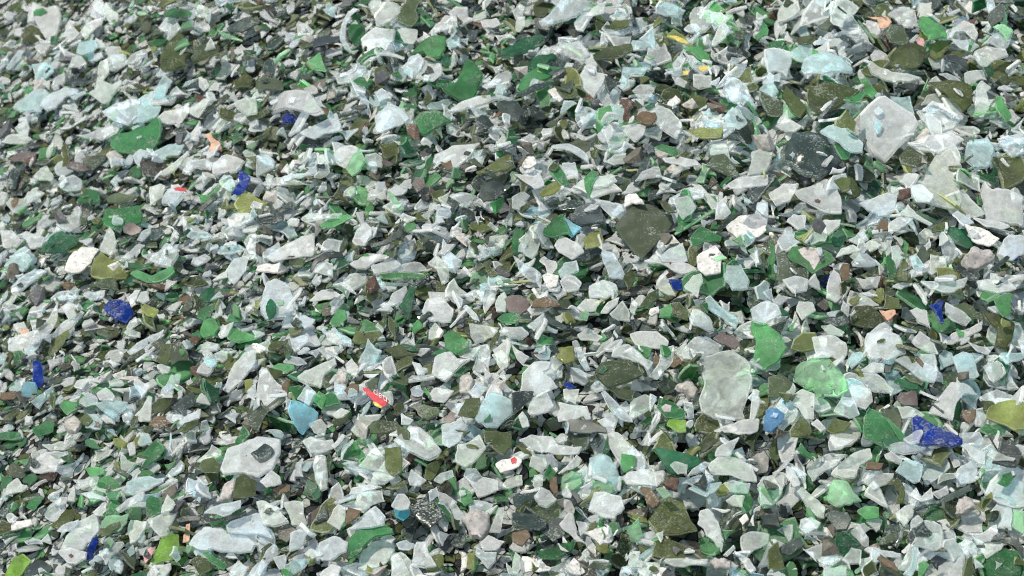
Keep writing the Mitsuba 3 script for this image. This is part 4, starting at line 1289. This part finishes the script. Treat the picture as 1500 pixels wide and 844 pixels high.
def colour_of(d, rng):
    k, t = kind_of(d['code']), short_name(d['said'])
    if k in 'CAT':
        return 'clear_glass', {'A': 2, 'T': 0}.get(k, rng.choice([0, 1, 3, 4]))
    if k in 'GELOYBS':
        if 'mid blue' in t:
            return 'tinted_glass', 12
        if 'lime' in t or 'leaf green' in t:
            return 'tinted_glass', 11
        if 'teal blue' in t:
            return 'tinted_glass', 10
        if 'pale green' in t or 'light green' in t:
            return 'tinted_glass', 7
        return 'tinted_glass', {'G': rng.choice([0, 0, 1]), 'E': rng.choice([5, 5, 0]), 'L': rng.choice([1, 1, 7]), 'O': rng.choice([2, 3, 6]), 'Y': 4, 'B': 9, 'S': 8}[k]
    if k == 'D':
        return 'dark_glass', 1 if '~' in d['code'] else 2 if 'd' in d['code'][1:] else rng.choice([0, 1, 2, 4])
    if k == 'P':
        return 'dark_glass', 5
    return 'dull_solid', {'W': 0, 'N': 2, 'R': 5, 'X1': 12, 'X2': 2, 'X10': 1, 'X9': 9, 'X8': 8, 'X5': 13}[k]


def base_normal(x, y):
    e = .03
    n = np.array([-(base_at(x + e, y) - base_at(x - e, y)) / (2 * e), -(base_at(x, y + e) - base_at(x, y - e)) / (2 * e), 1.0])
    return n / np.linalg.norm(n)


def hit_heap(d, lift=0.012):
    t = np.linspace(1.5, 3.2, 900)
    p = EYE + t[:, None] * d
    below = p[:, 2] < base_at(p[:, 0], p[:, 1]) + lift
    return t[np.argmax(below)]


def height_at(x, y):
    i = np.clip(np.round((x - X0) / CELL).astype(int), 0, NX - 1)
    j = np.clip(np.round((y - Y0) / CELL).astype(int), 0, NY - 1)
    return H[j, i], i, j


def bend_for(d, size, rng):
    code = d['code']
    t = short_name(d['said'])
    if 'scalloped' in t:
        def scallop(x, y):
            a, r = np.arctan2(y - .35 * size, x - .12 * size), np.hypot(x - .12 * size, y - .35 * size) / size
            return -(x * x + y * y) / (1.5 * size) + .11 * size * np.abs(np.sin(a * 4.5)) * np.clip(r * 1.6, 0, 1)
        return scallop
    if 'd' in code[1:]:
        R = size * .62
        return lambda x, y: np.sqrt(np.maximum(R * R - x * x - y * y, (.35 * R) ** 2)) - R
    if 'ridged' in t:
        return lambda x, y: -x * x / (1.3 * size) + .03 * size * np.cos(x / size * 24)
    if 'c' in code[1:] or 'v' in code[1:]:
        R = max(size * .62, .018)
        return lambda x, y: -np.clip(x, -.9 * R, .9 * R) ** 2 / (2 * R)
    R = rng.uniform(.03, .075) * rng.choice([1, -1], p=[.62, .38])
    a = rng.uniform(0, np.pi)
    ca, sa = math.cos(a), math.sin(a)
    flat = rng.random() < .2 or '~' in code
    wave, ph = (size * .09 if d['code'][0] == 'W' and 'scrap' not in t else min(size, .03) * rng.uniform(.008, .025)), rng.uniform(0, 9)
    lim = abs(R) * .9

    def bend(x, y):
        return (0 if flat else -(np.clip(x * ca + y * sa, -lim, lim) ** 2) / (2 * R)) + wave * (meshkit.noise(np.stack([x / size * 3 + ph, y / size * 3, 0 * x], -1), 8) - .5)
    return bend


def soften(p, rng):
    """Corners a little worn, sides not quite straight."""
    size = np.ptp(p, axis=0).max()
    out = []
    n = len(p)
    for k in range(n):
        a, b, c = p[k - 1], p[k], p[(k + 1) % n]
        la, lc = np.linalg.norm(a - b), np.linalg.norm(c - b)
        r = min(.14 * la, .14 * lc, .035 * size)
        q0, q1 = b + (a - b) * (r / (la + 1e-9)), b + (c - b) * (r / (lc + 1e-9))
        out += [q0, .25 * q0 + .5 * b + .25 * q1, q1]
        d = c - b
        nr = np.array([d[1], -d[0]])
        if lc > .2 * size:
            for s in (.4, .68):
                out.append(b + d * s + nr * rng.normal(0, .028))
    return np.array(out)


PLACED = []


def lay(d, rng):
    p, said = d['p'], short_name(d['said'])
    cen = d['c']
    lo, hi = p.min(0), p.max(0)
    tall = (hi[1] - lo[1]) / (hi[0] - lo[0] + 1e-9)
    rc = ray(cen[0], cen[1])
    t0 = hit_heap(rc)
    q = EYE + t0 * rc
    nb = base_normal(q[0], q[1])
    w = float(np.clip(.18 + .34 * (tall - .5), .12, .55))
    n = nb * (1 - w) - rc * w + rng.normal(0, .09, 3)
    if rng.random() < .25:
        n += rng.normal(0, .12, 3)
    if '~' in d['code'] and kind_of(d['code']) == 'D':
        n = nb * .8 - rc * .2 + RIGHT * .16 - UP * .05
    n /= np.linalg.norm(n)
    ax = RIGHT - n * (RIGHT @ n)
    ax /= np.linalg.norm(ax)
    ay = np.cross(n, ax)
    px = soften(p, rng)
    rays = ray(px[:, 0], px[:, 1])
    kind = kind_of(d['code'])
    size_m = np.sqrt(d['area']) * t0 * 2 * TANX / PW
    lumpy = kind in ('N', 'X1', 'X2', 'X10')
    thick = float(np.clip(.07 * size_m + .0012, .0014, .0042)) * rng.uniform(.8, 1.25)
    if lumpy:
        thick = size_m * .5
    if 'clear block' in said:
        thick = .011
    if kind in ('X8', 'X5', 'R'):
        thick = .0009
    if 'd' in d['code'][1:]:
        thick = .004
    t = t0
    for it in range(4):
        q = EYE + t * rc
        tt = ((q - EYE) @ n) / (rays @ n)
        w3 = EYE + tt[:, None] * rays
        loc = np.stack([(w3 - q) @ ax, (w3 - q) @ ay], 1)
        lo2, hi2 = loc.min(0), loc.max(0)
        gx, gy = np.meshgrid(np.linspace(lo2[0], hi2[0], 26), np.linspace(lo2[1], hi2[1], 26))
        on = shapely.contains_xy(Polygon(loc).buffer(0), gx.ravel(), gy.ravel())
        g = np.stack([gx.ravel()[on], gy.ravel()[on]], 1)
        if len(g) < 4:
            g = loc
        pts = q + g[:, :1] * ax + g[:, 1:] * ay
        h, _, _ = height_at(pts[:, 0], pts[:, 1])
        if it == 0:
            size = np.ptp(loc, axis=0).max()
            raw = bend_for(d, size, rng)
            if lumpy:
                ph = rng.uniform(0, 50)
                raw = lambda x, y, s=size: .55 * s * (meshkit.fbm(np.stack([x / s * 3.2 + ph, y / s * 3.2, 0 * x], -1), 3, 6) - .5) - .5 * (x * x + y * y) / s
            level = float(np.mean(raw(loc[:, 0], loc[:, 1])))
            bend = lambda x, y: raw(x, y) - level
        under = pts[:, 2] + np.minimum(bend(g[:, 0], g[:, 1]), .003) * n[2] - min(thick, .004)
        gap = np.partition(h - under, int(len(g) * .90))[int(len(g) * .90)]
        slope = rc[2] - rc[0] * (-nb[0] / nb[2]) - rc[1] * (-nb[1] / nb[2])
        t = float(np.clip(t + gap / slope * .9, t0 - .12, t0 + .06))
    size = np.ptp(loc, axis=0).max()
    grid = size / (9 if d['area'] > 900 else 6) if ('scalloped' in said or 'ridged' in said or 'd' in d['code'][1:] or 'v' in d['code'][1:]) else size / (6 if d['area'] > 700 else 4.5)
    if 'scalloped' in said:
        grid = size / 26
    if lumpy:
        grid = size / 9
    v, f, nn, e = plate(loc, thick, bend, grid, rng, slant=.5, step=size / 14)
    M = np.stack([ax, ay, n], 1)
    world = v @ M.T + q
    top = v[:, 2] > -thick * .5
    h, i, j = height_at(pts[:, 0], pts[:, 1])
    # the height map under the piece rises to its top
    k = max(1, int(round(size / 26 / CELL)))
    for di in range(-(k // 2), k // 2 + 1):
        for dj in range(-(k // 2), k // 2 + 1):
            jj, ii = np.clip(j + dj, 0, NY - 1), np.clip(i + di, 0, NX - 1)
            H[jj, ii] = np.maximum(H[jj, ii], pts[:, 2] + np.maximum(bend(g[:, 0], g[:, 1]), 0) + .0005)
    bsdf, tint = colour_of(d, rng)
    gloss = 'g' in d['code'][1:] or kind == 'T' or 'glassy' in said or 'glossy' in said or kind == 'B'
    if 'clear block' in said:
        gloss = False
    shine = rng.random() * .98
    while bsdf == 'clear_glass' and d['area'] > 1000 and (shine * 13.7) % 1 < .55:
        shine = rng.random() * .98
    shine += 1.0 if gloss else -1.0 if '~' in d['code'] and 'scalloped' not in said else 0.0
    uv = np.stack([tint + e, np.full(len(v), shine)], 1)
    return dict(d, v=world, f=f, n=nn @ M.T, uv=uv, bsdf=bsdf, q=q, M=M, bend=bend, rays_n=n, thick=thick, size=size, kind=kind)


def on_face(h, px):
    """Photograph pixels -> coordinates on the top face of a laid piece."""
    r = ray(np.asarray(px)[:, 0], np.asarray(px)[:, 1])
    n = h['M'][:, 2]
    w3 = EYE + (((h['q'] - EYE) @ n) / (r @ n))[:, None] * r
    return np.stack([(w3 - h['q']) @ h['M'][:, 0], (w3 - h['q']) @ h['M'][:, 1]], 1)


def patch(key, part, h, px, tint, lift=.0004, thick=.0003, rng=np.random.default_rng(3)):
    loc = on_face(h, np.asarray(px, float))
    size = np.ptp(loc, axis=0).max()
    v, f, nn, e = plate(loc, thick, lambda x, y: h['bend'](x, y) + lift, size / 4, rng, slant=0, step=size / 8)
    write(f'{key}__{part}', v @ h['M'].T + h['q'], f, nn @ h['M'].T, np.stack([tint + 0 * v[:, 0], .3 + 0 * v[:, 0]], 1), 'dull_solid')


def lettering(key, h, text, start, end, height_px, tint, lift=.0009):
    """Letters running from pixel start to pixel end on the face of a piece."""
    a, b, c = on_face(h, [start, end, [start[0], start[1] - height_px]])
    m = meshkit.text_mesh(text, 1.0, .001)
    v = np.array(m.vertices)
    v = v / np.array([v[:, 0].max(), 1, 1])
    u, s = b - a, c - a
    xy = a + v[:, :1] * u + v[:, 1:2] * s
    z = h['bend'](xy[:, 0], xy[:, 1]) + lift + np.where(v[:, 2] > .0005, .0002, 0)
    w = np.c_[xy, z] @ h['M'].T + h['q']
    vv, ff, nn = meshkit.arrays((w, np.array(m.faces)), 30)
    write(f'{key}__lettering', vv, ff, nn, np.stack([tint + 0 * vv[:, 0], .3 + 0 * vv[:, 0]], 1), 'dull_solid')


def short_name(said):
    cut = len(said)
    for stop in (',', ' at ', ' in ', ' with ', ' below ', ' beside ', ' near ', ' just ', ' left of', ' right of', ' above', ' under ', ' on ', ' among', ' lying', ' standing', ' next ', ' cut ', ' like ', ' against ', ' shaped ', ' carrying', ' crusted', ' by ', ' leaning ', ' wedged', ' pointing', ' peeping', ' to ', ' running', ' behind', ' resting', ' between', ' holding', ' seen', ' from', ' bowed', ' stuck', ' over ', ' through', ' across', ' bent', ' split', ' wrapped', ' hooked', ' folded', ' dusted', ' propped'):
        k = said.find(stop)
        if k > 0:
            cut = min(cut, k)
    return said[:cut]


def shape_word(d):
    if 'word' not in d:
        d['word'] = shape_of(d)
    return d['word']


def shape_of(d):
    r = d['poly'].minimum_rotated_rectangle
    c = np.array(r.exterior.coords)
    a, b = np.linalg.norm(c[1] - c[0]), np.linalg.norm(c[2] - c[1])
    ratio = max(a, b) / (min(a, b) + 1e-6)
    fill = d['area'] / (a * b)
    hull = d['area'] / d['poly'].convex_hull.area
    if hull < .8:
        return 'notched'
    if ratio > 2.6:
        return 'narrow'
    if fill < .58:
        return 'pointed'
    if fill > .8:
        return 'squarish'
    return 'long' if ratio > 1.7 else 'broad' if d['area'] > 900 else 'stubby'


SECTORS = ['right of', 'below right of', 'below', 'below left of', 'left of', 'above left of', 'above', 'above right of']


def sector(a, b):
    return SECTORS[int(round(math.atan2(b[1] - a[1], b[0] - a[0]) / (math.pi / 4))) % 8]


def name_all(rows):
    """A label of its own for every piece: its look, and where it lies from a piece that is easy to find."""
    marks = [d for d in rows if d['said']]
    shorts = {}
    for d in marks:
        shorts.setdefault(short_name(d['said']), []).append(d)
    marks = [(s, v[0]) for s, v in shorts.items() if len(v) == 1 and 4 <= len(s.split()) <= 7]
    used = {d['said'] for d in rows if d['said']}
    for d in rows:
        if d['said']:
            d['label'] = d['said']
            continue
        noun = {'ceramic_chip': 'chip', 'stone_chunk': 'stone', 'debris_lump': 'lump', 'paper_scrap': 'scrap', 'printed_scrap': 'scrap'}.get(d['name'], 'shard')
        look = f"{KINDS[d['kind']][2]} {shape_word(d)} {noun}"
        best = None
        for s, m in sorted(marks, key=lambda x: np.hypot(*(x[1]['c'] - d['c']))):
            dist = np.hypot(*(m['c'] - d['c']))
            if dist > 260:
                break
            sec = sector(m['c'], d['c'])
            rivals = [np.hypot(*(o['c'] - m['c'])) for o in rows if o is not d and o['kind'] == d['kind'] and sector(m['c'], o['c']) == sec and shape_word(o) == shape_word(d)]
            closer = [r for r in rivals if r < dist]
            touching = m['poly'].distance(d['poly']) < 5
            said = f"{look} {'touching' if False else ''}{'just ' if touching else ''}{sec} the {s}"
            if not closer and (not rivals or min(rivals) > 1.25 * dist) and said not in used and len(said.split()) <= 16:
                best = said
                break
        if best is None:
            for s, m in sorted(marks, key=lambda x: np.hypot(*(x[1]['c'] - d['c']))):
                sec = sector(m['c'], d['c'])
                rank = 1 + sum(np.hypot(*(o['c'] - m['c'])) < np.hypot(*(d['c'] - m['c'])) for o in rows if o is not d and o['kind'] == d['kind'] and sector(m['c'], o['c']) == sec)
                said = f"{['nearest', 'second', 'third', 'fourth'][min(rank, 4) - 1]} {KINDS[d['kind']][2]} {noun} going {sec} from the {s}".replace(' of from', ' from')
                if rank <= 4 and said not in used and len(said.split()) <= 16:
                    best = said
                    break
        used.add(best)
        d['label'] = best


MOST = {'clear_glass_shard': 260}
RH = np.random.default_rng(404)
ROWS = read_shards(SHARDS)
for d in ROWS:
    d['kind'] = kind_of(d['code'])
    d['name'] = KINDS[d['kind']][0]
LAID = [lay(d, RH) for d in ROWS]
count, things = {}, []
for h in LAID:
    c = count.get(h['name'], 0)
    inside = h['poly'].intersection(shapely.box(0, 0, PW, PH)).area
    if (c >= MOST.get(h['name'], 300) or inside < 60) and not h['said']:
        h['key'] = None
        cls = {'clear_glass': 'clear', 'tinted_glass': 'tinted', 'dark_glass': 'dark', 'dull_solid': 'solid'}[h['bsdf']]
        MASS.setdefault(cls, []).append((h['v'], h['f'], h['n'], h['uv']))
        continue
    count[h['name']] = c + 1
    h['key'] = h['name'] if c == 0 else f"{h['name']}_{c:03d}"
    things.append(h)
name_all(things)
GROUPS = {'clear_glass_shard': 'clear glass shards on the heap', 'green_glass_shard': 'green glass shards on the heap', 'olive_glass_shard': 'olive glass shards on the heap',
          'dark_glass_shard': 'dark glass shards on the heap', 'brown_glass_shard': 'brown glass shards on the heap', 'blue_glass_shard': 'blue glass shards on the heap',
          'ceramic_chip': 'white chips on the heap', 'stone_chunk': 'stones on the heap', 'debris_lump': 'lumps on the heap', 'paper_scrap': 'paper scraps on the heap', 'printed_scrap': 'printed scraps on the heap'}
for h in things:
    write(h['key'], h['v'], h['f'], h['n'], h['uv'], h['bsdf'])
    labels[h['key']] = {'label': h['label'], 'category': KINDS[h['kind']][1]}
    if count[h['name']] > 1:
        labels[h['key']]['group'] = GROUPS[h['name']]


def find(words):
    return next(h for h in things if words in h['said'])


def rel(h, pts, x0, y0, s=4):
    return [[x0 + x / s, y0 + y / s] for x, y in pts]


# print, stains and lettering on single pieces
h = find('red and yellow printed scrap')
patch(h['key'], 'yellow_band', h, rel(h, [(684, 668), (700, 668), (742, 697), (735, 707), (695, 690)], 375, 422), 7)
lettering(h['key'], h, 'nap', (375 + 772 / 4, 422 + 648 / 4), (375 + 690 / 4, 422 + 596 / 4), -9, 0)
h = find('faint grey printed digits')
lettering(h['key'], h, '10', (1125 + 945 / 4, 633 + 838 / 4), (1125 + 990 / 4, 633 + 795 / 4), 9, 1)
h = find('yellow and green printing')
patch(h['key'], 'yellow_print', h, rel(h, [(1090, 390), (1130, 385), (1160, 400), (1120, 420), (1100, 412)], 750, 0), 7)
patch(h['key'], 'green_print', h, rel(h, [(1085, 365), (1110, 362), (1115, 376), (1090, 382)], 750, 0), 14)
h = find('small yellow printed square')
patch(h['key'], 'yellow_print', h, rel(h, [(1003, 418), (1040, 415), (1042, 438), (1005, 442)], 750, 0), 7)
h = find('small pink red smudge')
patch(h['key'], 'red_smudge', h, rel(h, [(1030, 272), (1050, 257), (1085, 258), (1088, 275), (1060, 282), (1040, 284)], 0, 211), 5)
h = find('small bright blue dot')
patch(h['key'], 'blue_dot', h, rel(h, [(82, 668), (100, 660), (112, 672), (98, 684), (85, 680)], 1125, 422), 4)
h = find('small pink red spot at one end')
patch(h['key'], 'red_spot', h, rel(h, [(1490, 160), (1515, 148), (1530, 160), (1525, 180), (1500, 186)], 375, 633), 5)
h = find('crusted with grey and lilac grit')
patch(h['key'], 'grit_crust', h, rel(h, [(175, 620), (230, 600), (300, 615), (330, 650), (300, 690), (270, 740), (240, 690), (200, 660)], 1125, 211), 12, thick=.0008)
h = find('rusty brown smear')
patch(h['key'], 'rust_smear', h, rel(h, [(65, 335), (95, 312), (112, 325), (105, 350), (80, 375), (62, 360)], 0, 211), 9)
h = find('rusty stain at its lower edge')
patch(h['key'], 'rust_stain', h, rel(h, [(1075, 100), (1110, 110), (1140, 90), (1150, 130), (1130, 165), (1105, 140)], 375, 211), 9)
h = find('olive brown smear')
patch(h['key'], 'brown_smear', h, rel(h, [(850, 400), (880, 400), (915, 440), (905, 465), (870, 430)], 1125, 422), 9)
h = find('amber yellow band')
patch(h['key'], 'amber_band', h, rel(h, [(912, 212), (960, 215), (1010, 235), (1055, 262), (980, 250)], 750, 0), 7)
h = find('small brown crumb')
patch(h['key'], 'brown_crumb', h, rel(h, [(270, 322), (290, 312), (312, 324), (300, 340), (275, 338)], 1125, 211), 2, thick=.002)
h = find('pinkish stone fleck')
patch(h['key'], 'stone_fleck', h, rel(h, [(872, 700), (900, 680), (935, 690), (930, 725), (890, 725)], 750, 422), 12, thick=.001)
h = find('brown speck')
patch(h['key'], 'brown_speck', h, rel(h, [(398, 720), (415, 710), (432, 725), (415, 738)], 0, 633), 2, thick=.001)

# small chips that lie on and between the larger pieces
RK = np.random.default_rng(55)
COVER = shapely.union_all([h['poly'] for h in LAID]).buffer(3)
shapely.prepare(COVER)


def free(x, y, size):
    a = project(np.array([x, y, base_at(x, y) + .015]))
    return not shapely.contains_xy(COVER, a[0], a[1]) or RK.random() < .035


scatter(3600, (.0118, .35, .020), .22, RK, ok=free, box=(-.56, .56, -.42, .60))


# ------------------------------------------------------------------ finish: the small grit on top, the mass, the heap under it
flush_mass()
bx, by = np.meshgrid(np.concatenate([np.linspace(-4, -.85, 12), np.linspace(-.8, .8, 90), np.linspace(.85, 4, 12)]), np.concatenate([np.linspace(-2.5, -.7, 8), np.linspace(-.66, .96, 90), np.linspace(1, 4, 10)]))
bz = heap(bx, by) - .002
vv = np.stack([bx, by, bz], -1).reshape(-1, 3)
a, b = bx.shape
ii, jj = np.meshgrid(np.arange(a - 1), np.arange(b - 1), indexing='ij')
q = (ii * b + jj).ravel()
scene['terrain'] = mikit.ply((vv, np.vstack([np.stack([q, q + 1, q + b + 1], 1), np.stack([q, q + b + 1, q + b], 1)])), 'heap_dirt', smooth=True)
labels['terrain'] = {'label': 'sloping heap under the crushed glass', 'category': 'heap', 'kind': 'structure'}
